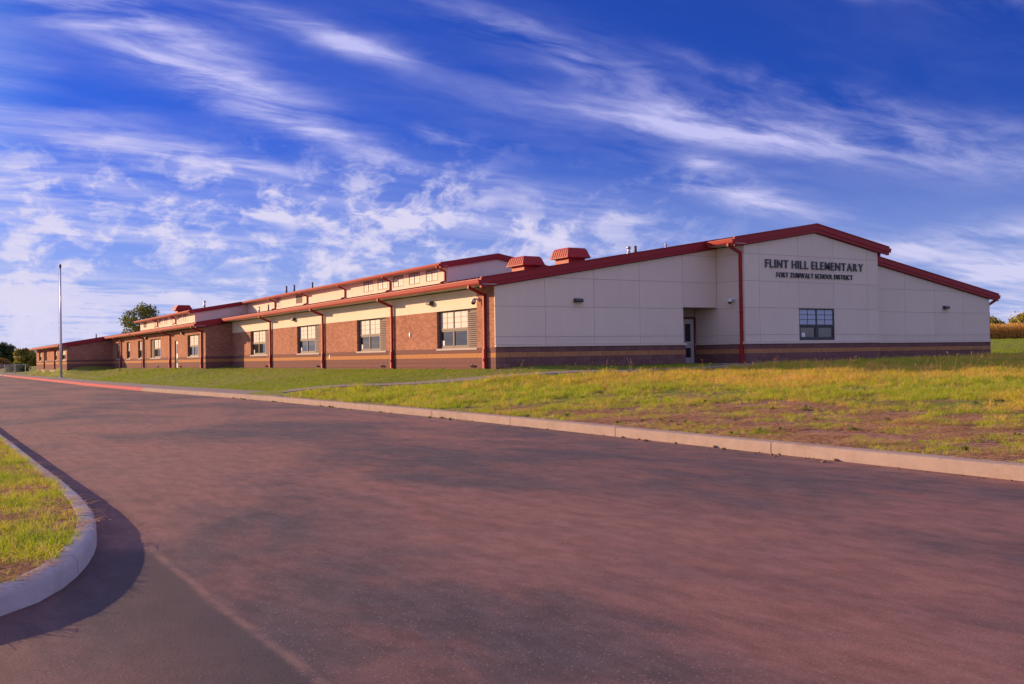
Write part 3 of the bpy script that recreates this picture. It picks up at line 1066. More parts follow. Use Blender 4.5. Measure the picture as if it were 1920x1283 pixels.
# beige panel band under the side eave
cuts = [1.44]
for a, b in WIN_A:
    cuts += [b, min(b + 2.65, YB), min(b + 5.3, YB)]
cuts = sorted({round(c, 2) for c in cuts if c < YB - 0.5} | {YB - 0.01})
bandcore = MB().box(0.03, 0.28, 1.44, YB, HEADZ + 0.002, 3.20)
bandcore.build('panel_backing', 'joint', side_wall)
for a, b in zip(cuts[:-1], cuts[1:]):
    MB().box(0.004, 0.05, a + GAP * 0.7, b - GAP * 0.7, HEADZ + 0.006, 3.198).build('wall_panel', 'stucco', side_wall)

# ---- clerestory walls rising through the roof
cl = MB()
CZ = 5.0
CLX, CLX2, CLY = 11.95, 6.30, 26.70
C2Y = 73.89


def zc(x):
    return 6.70 + 0.172 * ((x if x < RIDGE else WID - x) - CLX)


cl.prism([(CLX + 0.02, CZ), (WID - CLX - 0.02, CZ), (WID - CLX - 0.02, zc(CLX)), (RIDGE, zc(RIDGE)), (CLX + 0.02, zc(CLX))], 'y', CLY + 0.02, CLY + 0.25)
cl.box(CLX + 0.02, CLX + 0.25, CLY + 0.25, C2Y + 0.1, CZ, zc(CLX))
cl.box(WID - CLX - 0.25, WID - CLX - 0.02, CLY + 0.25, YE, CZ, zc(CLX))
cl.prism([(CLX2 + 0.02, 4.2), (CLX + 0.1, 4.2), (CLX + 0.1, zc(CLX + 0.1)), (CLX2 + 0.02, zc(CLX2))], 'y', C2Y + 0.02, C2Y + 0.25)
cl.box(CLX2 + 0.02, CLX2 + 0.25, C2Y + 0.25, YE, 4.2, zc(CLX2))
cl.prism([(CLX2, 4.2), (WID - CLX2, 4.2), (WID - CLX2, zc(CLX2)), (RIDGE, zc(RIDGE)), (CLX2, zc(CLX2))], 'y', YE - 0.2, YE)
cler = cl.build('clerestory', 'joint', school)
xsn = [CLX, 14.35, 16.75, 19.15, WID - CLX]
for a, b in zip(xsn[:-1], xsn[1:]):
    p = [(a + GAP, CZ), (b - GAP, CZ), (b - GAP, 9), (a + GAP, 9)]
    p = clip(clip(p, -0.172, 1, 6.70 - 0.172 * CLX), 0.172, 1, 6.70 + 0.172 * (WID - CLX))
    panel(p, 'y', CLY, CLY + 0.05, cler)
for a, b in ((CLX2, 8.2), (8.2, 10.1), (10.1, CLX - 0.01)):
    p = [(a + GAP, 4.2), (b - GAP, 4.2), (b - GAP, 9), (a + GAP, 9)]
    panel(clip(p, -0.172, 1, 6.70 - 0.172 * CLX), 'y', C2Y, C2Y + 0.05, cler)
CW_A = [(28.20, 29.95), (31.00, 32.80), (33.80, 35.60), (36.65, 38.50), (39.45, 41.30), (62.4, 63.8)]
CW_B = [(77.3, 79.1), (80.0, 81.8), (83.6, 85.4), (87.0, 88.8), (90.0, 91.8), (93.2, 94.9)]


def panel_row(x, ya, yb, z0, z1, holes):
    t = ya
    for a, b in holes + [(yb, yb)]:
        k = max(1, int(round((a - t) / 2.6)))
        for i in range(k):
            u0, u1 = t + (a - t) * i / k, t + (a - t) * (i + 1) / k
            if u1 - u0 > 0.1:
                MB().box(x, x + 0.05, u0 + GAP, u1 - GAP, z0, z1).build('wall_panel', 'stucco', cler)
        t = b


panel_row(CLX, CLY + 0.06, C2Y - 0.02, 4.95, zc(CLX) - 0.01, sorted(CW_A + [(56.1, 57.8)]))
panel_row(CLX2, C2Y + 0.06, YE, 4.2, zc(CLX2) - 0.01, sorted(CW_B + [(99.6, 101.3)]))
for xx, ls in ((CLX, CW_A + [(56.1, 57.8)]), (CLX2, CW_B + [(99.6, 101.3)])):
    for a, b in ls:
        zz0 = (5.0 if xx == CLX else 4.2)
        MB().box(xx + 0.003, xx + 0.05, a, b, zz0, (5.84 if xx == CLX else 4.98)).build('wall_panel', 'stucco', cler)

# ---- roofs
def slab(pts, y0, y1, name='roof', mat='red_roof'):
    return MB().prism(pts, 'y', y0, y1).build(name, mat, school)


def zr(x):
    return zs(x) + TH


RX = -OV
main = [(RX + 0.06, zr(RX) - 0.16), (RX + 0.06, zr(RX)), (RIDGE, zr(RIDGE)), (WID + OV - 0.06, zr(RX)), (WID + OV - 0.06, zr(RX) - 0.16), (WID + 0.1, zs(WID) + 0.06), (RIDGE, zs(RIDGE) + 0.06), (-0.1, zs(0) + 0.06)]
roof = slab(main, -0.10, YB - 0.10)
XBo = XB - OV
mainB = [(XBo + 0.06, zs(XBo) + TH - 0.16), (XBo + 0.06, zs(XBo) + TH)] + main[2:7] + [(XB - 0.1, zs(XB) + 0.06)]
slab(mainB, YB - 0.0995, YC - 0.10)
XCo = XC - OV
mainC = [(XCo + 0.06, zs(XCo) + TH - 0.16), (XCo + 0.06, zs(XCo) + TH)] + main[2:7] + [(XC - 0.1, zs(XC) + 0.06)]
slab(mainC, YC - 0.0995, YE + 0.35)
blkroof = [(X1 - OV + 0.06, zr(X1 - OV) - 0.16), (X1 - OV + 0.06, zr(X1 - OV)), (RIDGE, zr(RIDGE)), (X2 + OV - 0.06, zr(X2 + OV)), (X2 + OV - 0.06, zr(X2 + OV) - 0.16), (X2 + 0.1, zs(X2) + 0.06), (RIDGE, zs(RIDGE) + 0.06), (X1 - 0.1, zs(X1) + 0.06)]
slab(blkroof, PB - 0.10, -0.1005)


def zcr(x):
    return zc(x) + 0.30


clr = [(CLX - 0.54, zcr(CLX - 0.54) - 0.14), (CLX - 0.54, zcr(CLX - 0.54)), (RIDGE, zcr(RIDGE)), (WID - CLX + 0.54, zcr(CLX - 0.54)), (WID - CLX + 0.54, zcr(CLX - 0.54) - 0.14), (RIDGE, zc(RIDGE) + 0.01)]
slab(clr, CLY - 0.10, C2Y - 0.10)
clr2 = [(CLX2 - 0.54, zcr(CLX2 - 0.54) - 0.14), (CLX2 - 0.54, zcr(CLX2 - 0.54)), (RIDGE, zcr(RIDGE)), (WID - CLX2 + 0.54, zcr(CLX2 - 0.54)), (WID - CLX2 + 0.54, zcr(CLX2 - 0.54) - 0.14), (RIDGE, zc(RIDGE) + 0.01)]
slab(clr2, C2Y - 0.0995, YE + 0.3)
# standing seams
sm = MB()
def seam(x0, x1, zf, y):
    sm.prism([(x0, zf(x0) + 0.002), (x1, zf(x1) + 0.002), (x1, zf(x1) + 0.04), (x0, zf(x0) + 0.04)], 'y', y - 0.012, y + 0.012)
y = 0.3
while y < YE:
    xe = RX + 0.07 if y < YB else (XBo + 0.07 if y < YC else XCo + 0.07)
    seam(xe, (RIDGE - 0.02) if y < CLY else (CLX - 0.02 if y < C2Y else CLX2 - 0.02), zr, y)
    if y > CLY:
        seam((CLX if y < C2Y else CLX2) - 0.5, RIDGE - 0.02, zcr, y)
    y += 0.61
o = sm.build('roof_seam', 'red_roof', school)
o['kind'] = 'stuff'

# rake fascia in two steps, with a frieze board under it
def rake(x0, x1, zf, y, th=TH, slope=SLOPE):
    f = MB()
    f.prism([(x0, zf(x0) + th - 0.215), (x1, zf(x1) + th - 0.215), (x1, zf(x1) + th + 0.02), (x0, zf(x0) + th + 0.02)], 'y', y - 0.16, y - 0.102)
    f.build('fascia', 'fascia_red', school)
    f = MB()
    f.prism([(x0, zf(x0) + th - 0.36), (x1, zf(x1) + th - 0.36), (x1, zf(x1) + th - 0.218), (x0, zf(x0) + th - 0.218)], 'y', y - 0.135, y - 0.012)
    f.build('frieze_board', 'fascia_red', school)
    f = MB()
    f.prism([(x0, zf(x0) + th + 0.022), (x1, zf(x1) + th + 0.022), (x1, zf(x1) + th + 0.05), (x0, zf(x0) + th + 0.05)], 'y', y - 0.185, y - 0.05)
    f.build('rake_trim', 'red_metal', school)


rake(RX, X1 - 0.0, zs, 0.0)
rake(X1 - OV, RIDGE, zs, PB)
rake(RIDGE + 0.001, X2 + OV, zs, PB)
rake(X2 + 0.02, WID + OV, zs, 0.0)
rake(XBo, RX - 0.16, zs, YB)
rake(XCo, XBo - 0.16, zs, YC)
rake(CLX - 0.6, RIDGE, zc, CLY, 0.30)
rake(RIDGE + 0.001, WID - CLX + 0.6, zc, CLY, 0.30)
rake(CLX2 - 0.6, CLX - 0.76, zc, C2Y, 0.30)

# flat soffits and gutters along the eaves
def eave(x, xwall, y0, y1, zb, h=0.20):
    s = MB().box(x + 0.02, xwall - 0.002, y0 + 0.02, y1, zb + 0.004, zb + 0.03)
    s.build('soffit', 'soffit', school)
    fb = MB().box(x + 0.01, x + 0.05, y0 + 0.03, y1, zb + 0.031, zb + h)
    fb.build('fascia', 'fascia_red', school)
    w = 0.14
    prof = [(x, zb + h + 0.03), (x, zb + 0.03), (x - 0.05, zb), (x - w + 0.04, zb), (x - w + 0.012, zb + 0.06), (x - w, zb + h * 0.62), (x - w - 0.012, zb + h - 0.02), (x - w - 0.012, zb + h), (x - w + 0.02, zb + h), (x - w + 0.02, zb + h - 0.03), (x - 0.02, zb + h - 0.03), (x - 0.02, zb + h + 0.03)]
    gm = MB().prism(prof, 'y', y0, y1)
    gm.build('gutter', 'red_metal', school)


def z_eave(x):
    return zs(x) + TH - 0.235


eave(RX, 0.0, -0.16, YB - 0.17, z_eave(RX))
eave(XBo, XB, YB - 0.16, YC - 0.17, z_eave(XBo))
eave(XCo, XC, YC - 0.16, YE + 0.3, z_eave(XCo))
eave(X1 - OV, X1, PB - 0.16, -0.165, z_eave(X1 - OV))
eave(CLX - 0.60, CLX, CLY - 0.16, C2Y - 0.17, zcr(CLX - 0.6) - 0.20, 0.18)
eave(CLX2 - 0.60, CLX2, C2Y - 0.16, YE + 0.3, zcr(CLX2 - 0.6) - 0.20, 0.18)
# right-hand eaves
gm = MB()
for xx, y0, y1 in ((WID + OV, -0.16, YE), (X2 + OV, PB - 0.16, -0.165)):
    zb = z_eave(xx)
    gm.prism([(xx, zb + 0.23), (xx, zb), (xx + 0.10, zb), (xx + 0.14, zb + 0.12), (xx + 0.15, zb + 0.20), (xx + 0.02, zb + 0.20)], 'y', y0, y1)
    xw = WID if xx > WID else X2
    gm.box(xw + 0.002, xx - 0.01, y0 + 0.02, y1, zb + 0.004, zb + 0.03)
gm.build('gutter', 'red_metal', school)


# ---- downspouts
RECT = [(-0.055, -0.05), (0.055, -0.05), (0.055, 0.05), (-0.055, 0.05)]


def downspout(x, y, xg, zg, z_end, boot=True, shift=0.0):
    """from the gutter outlet (xg) back to the wall (x) and down"""
    xw = x - 0.075
    d = MB()
    d.tube([(xg, y, zg), (xg, y, zg - 0.09), (xw, y, zg - 0.36), (xw, y, max(z_end, 0.80 if boot else z_end))], RECT, up=(0, 1, 0))
    o = d.build('downspout', 'red_metal', school)
    if boot:
        b = MB()
        b.box(xw - 0.09, xw + 0.05, y - 0.08, y + 0.08, z_end, 0.74)
        b.prism([(xw - 0.09, 0.741), (xw + 0.05, 0.741), (xw + 0.05, 0.83), (xw - 0.055, 0.83)], 'y', y - 0.07, y + 0.07)
        b.box(xw - 0.115, xw - 0.091, y - 0.05, y + 0.05, 0.30, 0.40)
        b.bevel(0.008)
        b.build('boot', 'red_metal', o)
    else:
        b = MB()
        b.tube([(xw, y, z_end), (xw, y, z_end - 0.10), (xw - 0.35, y, z_end - 0.20)], RECT, up=(0, 1, 0))
        b.build('outlet_elbow', 'red_metal', o)
    for zz in ([2.2, 1.35] if boot else []):
        MB().box(xw - 0.062, x - 0.01, y - 0.085, y + 0.085, zz, zz + 0.03).build('strap', 'red_metal', o)
    return o


for y in (0.70, 9.42, 18.50, 27.75):
    downspout(-0.012, y, RX - 0.07, z_eave(RX) + 0.01, 0.0)
for y in (37.55, 47.6, 58.1, 69.2):
    downspout(XB, y, XBo - 0.07, z_eave(XBo) + 0.01, 0.0)
for y in (84.4, 94.6):
    downspout(XC, y, XCo - 0.07, z_eave(XCo) + 0.01, -0.1)
for y in (26.95, 36.05, 45.25, 54.6, 64.1):
    downspout(CLX, y, CLX - 0.67, zcr(CLX - 0.6) - 0.19, 5.78, boot=False)
for y in (82.7, 92.5):
    downspout(CLX2, y, CLX2 - 0.67, zcr(CLX2 - 0.6) - 0.19, 4.95, boot=False)
# the tall one on the return of the centre block
downspout(X1, PB + 0.16, X1 - OV - 0.07, z_eave(X1 - OV) + 0.01, 0.0)
# corner spout of the far end of the gable, and the short elbow under the block's other eave
d = MB()
d.tube([(WID + OV + 0.07, 0.12, z_eave(WID + OV)), (WID + OV + 0.07, 0.12, z_eave(WID + OV) - 0.08), (WID + 0.07, 0.12, z_eave(WID + OV) - 0.36), (WID + 0.07, 0.12, 0.95)], RECT, up=(0, 1, 0))
d.build('downspout', 'red_metal', school)
d = MB()
zz = z_eave(X2 + OV)
d.tube([(X2 + OV + 0.07, PB + 0.5, zz), (X2 + OV + 0.07, PB + 0.5, zz - 0.08), (X2 + 0.07, PB + 0.5, zz - 0.34), (X2 + 0.07, PB + 0.5, 0.3)], RECT, up=(0, 1, 0))
d.build('downspout', 'red_metal', school)


# ---- windows
def window_side(x, ya, yb, z0, z1, louver=None, zsplit=1.65, depth=0.13, clear=True, note=False, cols=2, rows=3):
    """a window in a wall that faces -X: frame, panes, sill and (at its near end) a wall louver"""
    w = empty('window', (0, 0, 0), school)
    xf = x + depth
    ga, gb = ya, yb
    if louver == 'near':
        ga = ya + 0.98
        la, lb = ya, ya + 0.98
    elif louver == 'far':
        gb = yb - 0.98
        la, lb = yb - 0.98, yb
    if louver:
        l = MB()
        l.box(xf - 0.02, xf + 0.03, la + 0.002, la + 0.05, z0 + 0.002, z1 - 0.002)
        l.box(xf - 0.02, xf + 0.03, lb - 0.05, lb - 0.002, z0 + 0.002, z1 - 0.002)
        l.box(xf - 0.02, xf + 0.03, la + 0.051, lb - 0.051, z1 - 0.05, z1 - 0.002)
        n = int((z1 - z0 - 0.06) / 0.082)
        for i in range(n):
            zb = z0 + 0.01 + i * 0.082
            l.prism([(xf - 0.06, zb), (xf + 0.0, zb + 0.055), (xf + 0.0, zb + 0.068), (xf - 0.06, zb + 0.013)], 'y', la + 0.051, lb - 0.051)
        l.box(xf + 0.031, xf + 0.05, la, lb, z0, z1)
        l.build('louver', 'louver', w)
    fr = MB()
    fw_ = 0.05
    fr.box(xf, xf + 0.06, ga + 0.002, ga + fw_, z0, z1)
    fr.box(xf, xf + 0.06, gb - fw_, gb - 0.002, z0, z1)
    fr.box(xf, xf + 0.06, ga + fw_, gb - fw_, z1 - 0.045, z1 - 0.002)
    fr.box(xf, xf + 0.06, ga + fw_, gb - fw_, z0 + 0.002, z0 + 0.06)
    if zsplit:
        fr.box(xf - 0.004, xf + 0.06, ga + fw_, gb - fw_, zsplit - 0.04, zsplit + 0.04)
    edges_ = [ga + fw_ + (gb - ga - 2 * fw_) * i / cols for i in range(cols + 1)]
    zlo = zsplit + 0.04 if zsplit else z0 + 0.06
    for e in edges_[1:-1]:
        fr.box(xf + 0.001, xf + 0.06, e - 0.022, e + 0.022, zlo, z1 - 0.045)
        if zsplit:
            fr.box(xf + 0.001, xf + 0.06, e - 0.05, e + 0.05, z0 + 0.06, zsplit - 0.04)
    fr.build('frame', 'bronze', w)
    for a, b in zip(edges_[:-1], edges_[1:]):
        up_ = MB()
        up_.box(xf + 0.030, xf + 0.045, a + 0.006, b - 0.006, zlo + 0.001, z1 - 0.046)
        up_.build('upper_pane', 'translucent_panel', w)
        mu = MB()
        for i in range(1, rows):
            zz = zlo + (z1 - 0.046 - zlo) * i / rows
            mu.box(xf + 0.022, xf + 0.030, a + 0.02, b - 0.02, zz - 0.008, zz + 0.008)
        m_ = (a + b) / 2
        mu.box(xf + 0.020, xf + 0.029, m_ - 0.008, m_ + 0.008, zlo + 0.001, z1 - 0.046)
        mu.build('muntin', 'louver', w)
        if zsplit:
            s = MB()
            sa, sb = a + 0.024, b - 0.024
            s.box(xf + 0.012, xf + 0.05, sa + 0.002, sa + 0.05, z0 + 0.062, zsplit - 0.042)
            s.box(xf + 0.012, xf + 0.05, sb - 0.05, sb - 0.002, z0 + 0.062, zsplit - 0.042)
            s.box(xf + 0.012, xf + 0.05, sa + 0.051, sb - 0.051, zsplit - 0.10, zsplit - 0.042)
            s.box(xf + 0.012, xf + 0.05, sa + 0.051, sb - 0.051, z0 + 0.062, z0 + 0.12)
            s.build('sash', 'bronze', w)
            MB().box(xf + 0.034, xf + 0.040, sa + 0.052, sb - 0.052, z0 + 0.121, zsplit - 0.101).build('lower_pane', 'glass', w)
    if note:
        MB().box(xf + 0.030, xf + 0.0335, edges_[-1] - 0.33, edges_[-1] - 0.12, z0 + 0.13, z0 + 0.34).build('paper_note', 'paper', w)
    MB().box(xf + 0.062, xf + 0.09, ya, yb, z0, z1).build('dark_room', 'dark_inside', w)
    MB().box(x - 0.045, xf - 0.001, ya - 0.04, yb + 0.02, z0 - 0.085, z0 - 0.002).bevel(0.006).build('sill', 'sill', w)
    return w


for i, (a, b) in enumerate(WIN_A):
    window_side(0.0, a, b, SILLZ, HEADZ, 'near', note=True)
window_side(XB, *WIN_B[0], SILLZ, HEADZ, 'near')
window_side(XB, *WIN_B[1], SILLZ, HEADZ, 'far')
for a, b in WIN_B[2:]:
    window_side(XB, a, b, SILLZ, HEADZ)
for a, b in WIN_C:
    window_side(XC, a, b, SILLZ, 2.0, zsplit=1.45)


def clerestory_window(x, a, b, z0, z1):
    w = empty('window', (0, 0, 0), school)
    fr = MB()
    fr.box(x - 0.01, x + 0.04, a, a + 0.045, z0, z1)
    fr.box(x - 0.01, x + 0.04, b - 0.045, b, z0, z1)
    fr.box(x - 0.01, x + 0.04, a + 0.046, b - 0.046, z1 - 0.04, z1)
    fr.box(x - 0.01, x + 0.04, a + 0.046, b - 0.046, z0, z0 + 0.04)
    m_ = (a + b) / 2
    fr.box(x - 0.009, x + 0.04, m_ - 0.02, m_ + 0.02, z0 + 0.041, z1 - 0.041)
    fr.build('frame', 'bronze', w)
    for u, v in ((a + 0.046, m_ - 0.021), (m_ + 0.021, b - 0.046)):
        MB().box(x + 0.02, x + 0.035, u, v, z0 + 0.041, z1 - 0.041).build('pane', 'translucent_panel', w)
        mu = MB()
        mu.box(x + 0.012, x + 0.019, (u + v) / 2 - 0.007, (u + v) / 2 + 0.007, z0 + 0.041, z1 - 0.041)
        mu.box(x + 0.011, x + 0.0185, u, v, (z0 + z1) / 2 - 0.007, (z0 + z1) / 2 + 0.007)
        mu.build('muntin', 'louver', w)


for a, b in CW_A:
    clerestory_window(CLX - 0.002, a, b, 5.845, zc(CLX) - 0.10)
for a, b in CW_B:
    clerestory_window(CLX2 - 0.002, a, b, 4.985, zc(CLX2) - 0.10)
for x, a, b, z0, z1 in ((CLX, 56.1, 57.8, 5.845, zc(CLX) - 0.06), (CLX2, 99.6, 101.3, 4.985, zc(CLX2) - 0.06)):
    l = MB()
    n = int((z1 - z0) / 0.08)
    for i in range(n):
        zb = z0 + i * 0.08
        l.prism([(x - 0.02, zb), (x + 0.03, zb + 0.05), (x + 0.03, zb + 0.065), (x - 0.02, zb + 0.015)], 'y', a + 0.04, b - 0.04)
    l.box(x - 0.025, x + 0.04, a, a + 0.04, z0, z1)
    l.box(x - 0.025, x + 0.04, b - 0.04, b, z0, z1)
    l.build('roof_louver', 'bronze', school)

# window of the gable block, dark frame
w = empty('window', (0, 0, 0), school)
yf = PB + 0.03
fr = MB()
fr.box(wx0 + 0.002, wx0 + 0.06, yf, yf + 0.07, wz0, wz1)
fr.box(wx1 - 0.06, wx1 - 0.002, yf, yf + 0.07, wz0, wz1)
fr.box(wx0 + 0.061, wx1 - 0.061, yf, yf + 0.07, wz1 - 0.06, wz1 - 0.002)
fr.box(wx0 + 0.061, wx1 - 0.061, yf, yf + 0.07, wz0 + 0.002, wz0 + 0.07)
fr.box(wx0 + 0.061, wx1 - 0.061, yf - 0.003, yf + 0.07, 1.61, 1.69)
wm = (wx0 + wx1) / 2
fr.box(wm - 0.03, wm + 0.03, yf + 0.001, yf + 0.07, 1.691, wz1 - 0.061)
fr.box(wm - 0.07, wm + 0.07, yf + 0.001, yf + 0.07, wz0 + 0.071, 1.609)
fr.build('frame', 'dark_frame', w)
for a, b in ((wx0 + 0.061, wm - 0.031), (wm + 0.031, wx1 - 0.061)):
    MB().box(a, b, yf + 0.030, yf + 0.045, 1.691, wz1 - 0.061).build('upper_pane', 'shaded_pane', w)
    mu = MB()
    for i in (1, 2):
        zz = 1.691 + (wz1 - 0.061 - 1.691) * i / 3
        mu.box(a, b, yf + 0.020, yf + 0.029, zz - 0.011, zz + 0.011)
    mu.box((a + b) / 2 - 0.011, (a + b) / 2 + 0.011, yf + 0.018, yf + 0.028, 1.691, wz1 - 0.061)
    mu.build('muntin', 'dark_frame', w)
    a2, b2 = (a, wm - 0.071) if b < wm else (wm + 0.071, b)
    s = MB()
    s.box(a2, a2 + 0.06, yf + 0.012, yf + 0.05, wz0 + 0.071, 1.609)
    s.box(b2 - 0.06, b2, yf + 0.012, yf + 0.05, wz0 + 0.071, 1.609)
    s.box(a2 + 0.061, b2 - 0.061, yf + 0.012, yf + 0.05, 1.54, 1.609)
    s.box(a2 + 0.061, b2 - 0.061, yf + 0.012, yf + 0.05, wz0 + 0.071, wz0 + 0.14)
    s.build('sash', 'dark_frame', w)
    MB().box(a2 + 0.0615, b2 - 0.0615, yf + 0.034, yf + 0.040, wz0 + 0.141, 1.539).build('lower_pane', 'glass', w)
MB().box(wx0 + 0.21, wx0 + 0.42, yf + 0.030, yf + 0.0335, wz0 + 0.15, wz0 + 0.34).build('paper_note', 'paper', w)
MB().box(wx0, wx1, yf + 0.072, yf + 0.10, wz0, wz1).build('dark_room', 'dark_inside', w)

# doors
dr = empty('door', (0, 0, 0), school)
dr['label'] = 'grey painted door in the gable recess'
f = MB()
f.box(10.42, 10.48, 1.40, 1.62, 0.0, 2.13)
f.box(11.40, 11.46, 1.40, 1.62, 0.0, 2.13)
f.box(10.481, 11.399, 1.40, 1.62, 2.05, 2.13)
f.build('frame', 'door_frame', dr)
l = MB()
l.box(10.49, 10.86, 1.46, 1.51, 0.02, 2.04)
l.box(11.20, 11.39, 1.46, 1.51, 0.02, 2.04)
l.box(10.861, 11.199, 1.46, 1.51, 0.02, 0.28)
l.box(10.861, 11.199, 1.46, 1.51, 0.72, 1.02)
l.box(10.861, 11.199, 1.46, 1.51, 1.82, 2.04)
l.build('leaf', 'door_paint', dr)
MB().box(10.862, 11.198, 1.475, 1.49, 1.021, 1.819).build('pane', 'glass', dr)
MB().box(10.862, 11.198, 1.470, 1.495, 0.281, 0.719).build('lower_panel', 'dark_frame', dr)
MB().box(10.56, 10.60, 1.40, 1.459, 0.95, 1.10).build('handle', 'alu', dr)
dr2 = empty('door', (0, 0, 0), school)
dr2['label'] = 'white door with two small panes in the far brick wall'
f = MB()
xa = XB + 0.06
f.box(xa, xa + 0.1, DOOR_B[0], DOOR_B[0] + 0.05, 0.0, 2.12)
f.box(xa, xa + 0.1, DOOR_B[1] - 0.05, DOOR_B[1], 0.0, 2.12)
f.box(xa, xa + 0.1, DOOR_B[0] + 0.051, DOOR_B[1] - 0.051, 2.06, 2.12)
f.build('frame', 'door_frame', dr2)
MB().box(xa + 0.03, xa + 0.08, DOOR_B[0] + 0.055, DOOR_B[1] - 0.055, 0.02, 2.055).build('leaf', 'white_plastic', dr2)
for z0, z1 in ((0.35, 0.75), (1.1, 1.85)):
    MB().box(xa + 0.020, xa + 0.029, DOOR_B[0] + 0.28, DOOR_B[1] - 0.28, z0, z1).build('pane', 'glass', dr2)

# ---- lettering on the gable block
sign = empty('wall_sign', (0, 0, 0), school)
sign['label'] = 'dark raised capital letters of the school name'


def glyph(ch, size):
    cu = bpy.data.curves.new('letter', 'FONT')
    cu.body = ch
    cu.size = size
    cu.extrude = 0.022
    cu.offset = 0.006 if size > 0.4 else 0.0016
    cu.resolution_u = 4
    o = bpy.data.objects.new('letter', cu)
    COL.objects.link(o)
    bpy.context.view_layer.update()
    dg = bpy.context.evaluated_depsgraph_get()
    me = bpy.data.meshes.new_from_object(o.evaluated_get(dg))
    bpy.data.objects.remove(o)
    bpy.data.curves.remove(cu)
    return me


def lettering(text, x0, x1, z0, z1):
    H = z1 - z0
    size = H / 0.70
    gl = {}
    adv, items = 0.0, []
    for ch in text:
        if ch == ' ':
            adv += 0.42 * H
            continue
        if ch not in gl:
            me = glyph(ch, size)
            co = np.empty(len(me.vertices) * 3)
            me.vertices.foreach_get('co', co)
            co = co.reshape(-1, 3)
            gl[ch] = (me, co[:, 0].min(), co[:, 0].max(), co[:, 1].min(), co[:, 1].max())
            me.materials.clear()
            me.materials.append(M['letter_metal'])
        me, a, b, c, d = gl[ch]
        items.append((me, adv - a, c, d))
        adv += (b - a) + 0.24 * H
    kx = (x1 - x0) / (adv - 0.24 * H)
    for me, off, c, d in items:
        o = link('letter', me, sign)
        o.rotation_euler = (R(90), 0, 0)
        ky = H / (d - c)
        o.scale = (kx, ky, 1)
        o.location = (x0 + off * kx, PB - 0.034, z0 - c * ky)


lettering('FLINT HILL ELEMENTARY', 12.73, 19.15, 4.19, 4.55)
lettering('FORT ZUMWALT SCHOOL DISTRICT', 13.41, 18.41, 3.78, 4.00)


# ---- small fittings
def wall_light(axis, p):
    l = empty('wall_light', (0, 0, 0), school)
    x, y, z = p
    b, s = MB(), MB()
    if axis == 'front':
        b.prism([(y - 0.002, z + 0.09), (y - 0.16, z + 0.06), (y - 0.20, z - 0.02), (y - 0.20, z - 0.06), (y - 0.002, z - 0.09)], 'x', x - 0.19, x + 0.19)
        s.box(x - 0.15, x + 0.15, y - 0.18, y - 0.04, z - 0.105, z - 0.0905)
    else:
        b.prism([(x - 0.002, z + 0.09), (x - 0.16, z + 0.06), (x - 0.20, z - 0.02), (x - 0.20, z - 0.06), (x - 0.002, z - 0.09)], 'y', y - 0.19, y + 0.19)
        s.box(x - 0.18, x - 0.04, y - 0.15, y + 0.15, z - 0.105, z - 0.0905)
    b.bevel(0.012)
    b.build('housing', 'light_bronze', l)
    s.build('lens', 'translucent_panel', l)


wall_light('front', (3.87, 0, 2.69))
wall_light('front', (27.84, 0, 2.70))
wall_light('side', (0.0, 5.45, 2.82))
wall_light('side', (0.0, 23.35, 2.86))
wall_light('side', (XB, 43.3, 2.62))
wall_light('side', (XB, 56.9, 2.60))


def camera_unit(p):
    k = empty('security_camera', (0, 0, 0), school)
    x, y, z = p
    b = MB()
    b.round([(x - 0.002, y, z + 0.02), (x - 0.05, y, z + 0.02)], 0.085, 12)
    b.round([(x - 0.04, y, z + 0.02), (x - 0.20, y, z + 0.04), (x - 0.24, y, z - 0.0)], 0.04, 10)
    b.round([(x - 0.24, y, z + 0.02), (x - 0.24, y, z - 0.10)], [0.10, 0.11], 14)
    b.build('bracket', 'white_plastic', k, True)
    MB().ball((x - 0.24, y, z - 0.10), 0.092, 1.0, 14).build('dome', 'black_plastic', k, True)


camera_unit((X1, -1.06, 2.78))
camera_unit((-0.012, 1.27, 2.72))
for y, z in ((7.6, 1.52), (17.64, 0.60)):
    q = MB().box(-0.045, 0.0, y - 0.06, y + 0.06, z - 0.09, z + 0.09)
    q.bevel(0.008)
    q.build('outlet_box', 'white_plastic', school)
for y in (1.75, 10.6, 19.4, 28.7, 44.0, 52.2):
    x = -0.02 if y < 37 else XB - 0.02
    q = MB().round([(x + 0.0, y - 0.13, 0.05), (x - 0.09, y - 0.13, 0.13), (x - 0.12, y, 0.17), (x - 0.09, y + 0.13, 0.13), (x - 0.0, y + 0.13, 0.05)], 0.020, 8)
    q.build('drain_pipe', 'black_plastic', school, True)


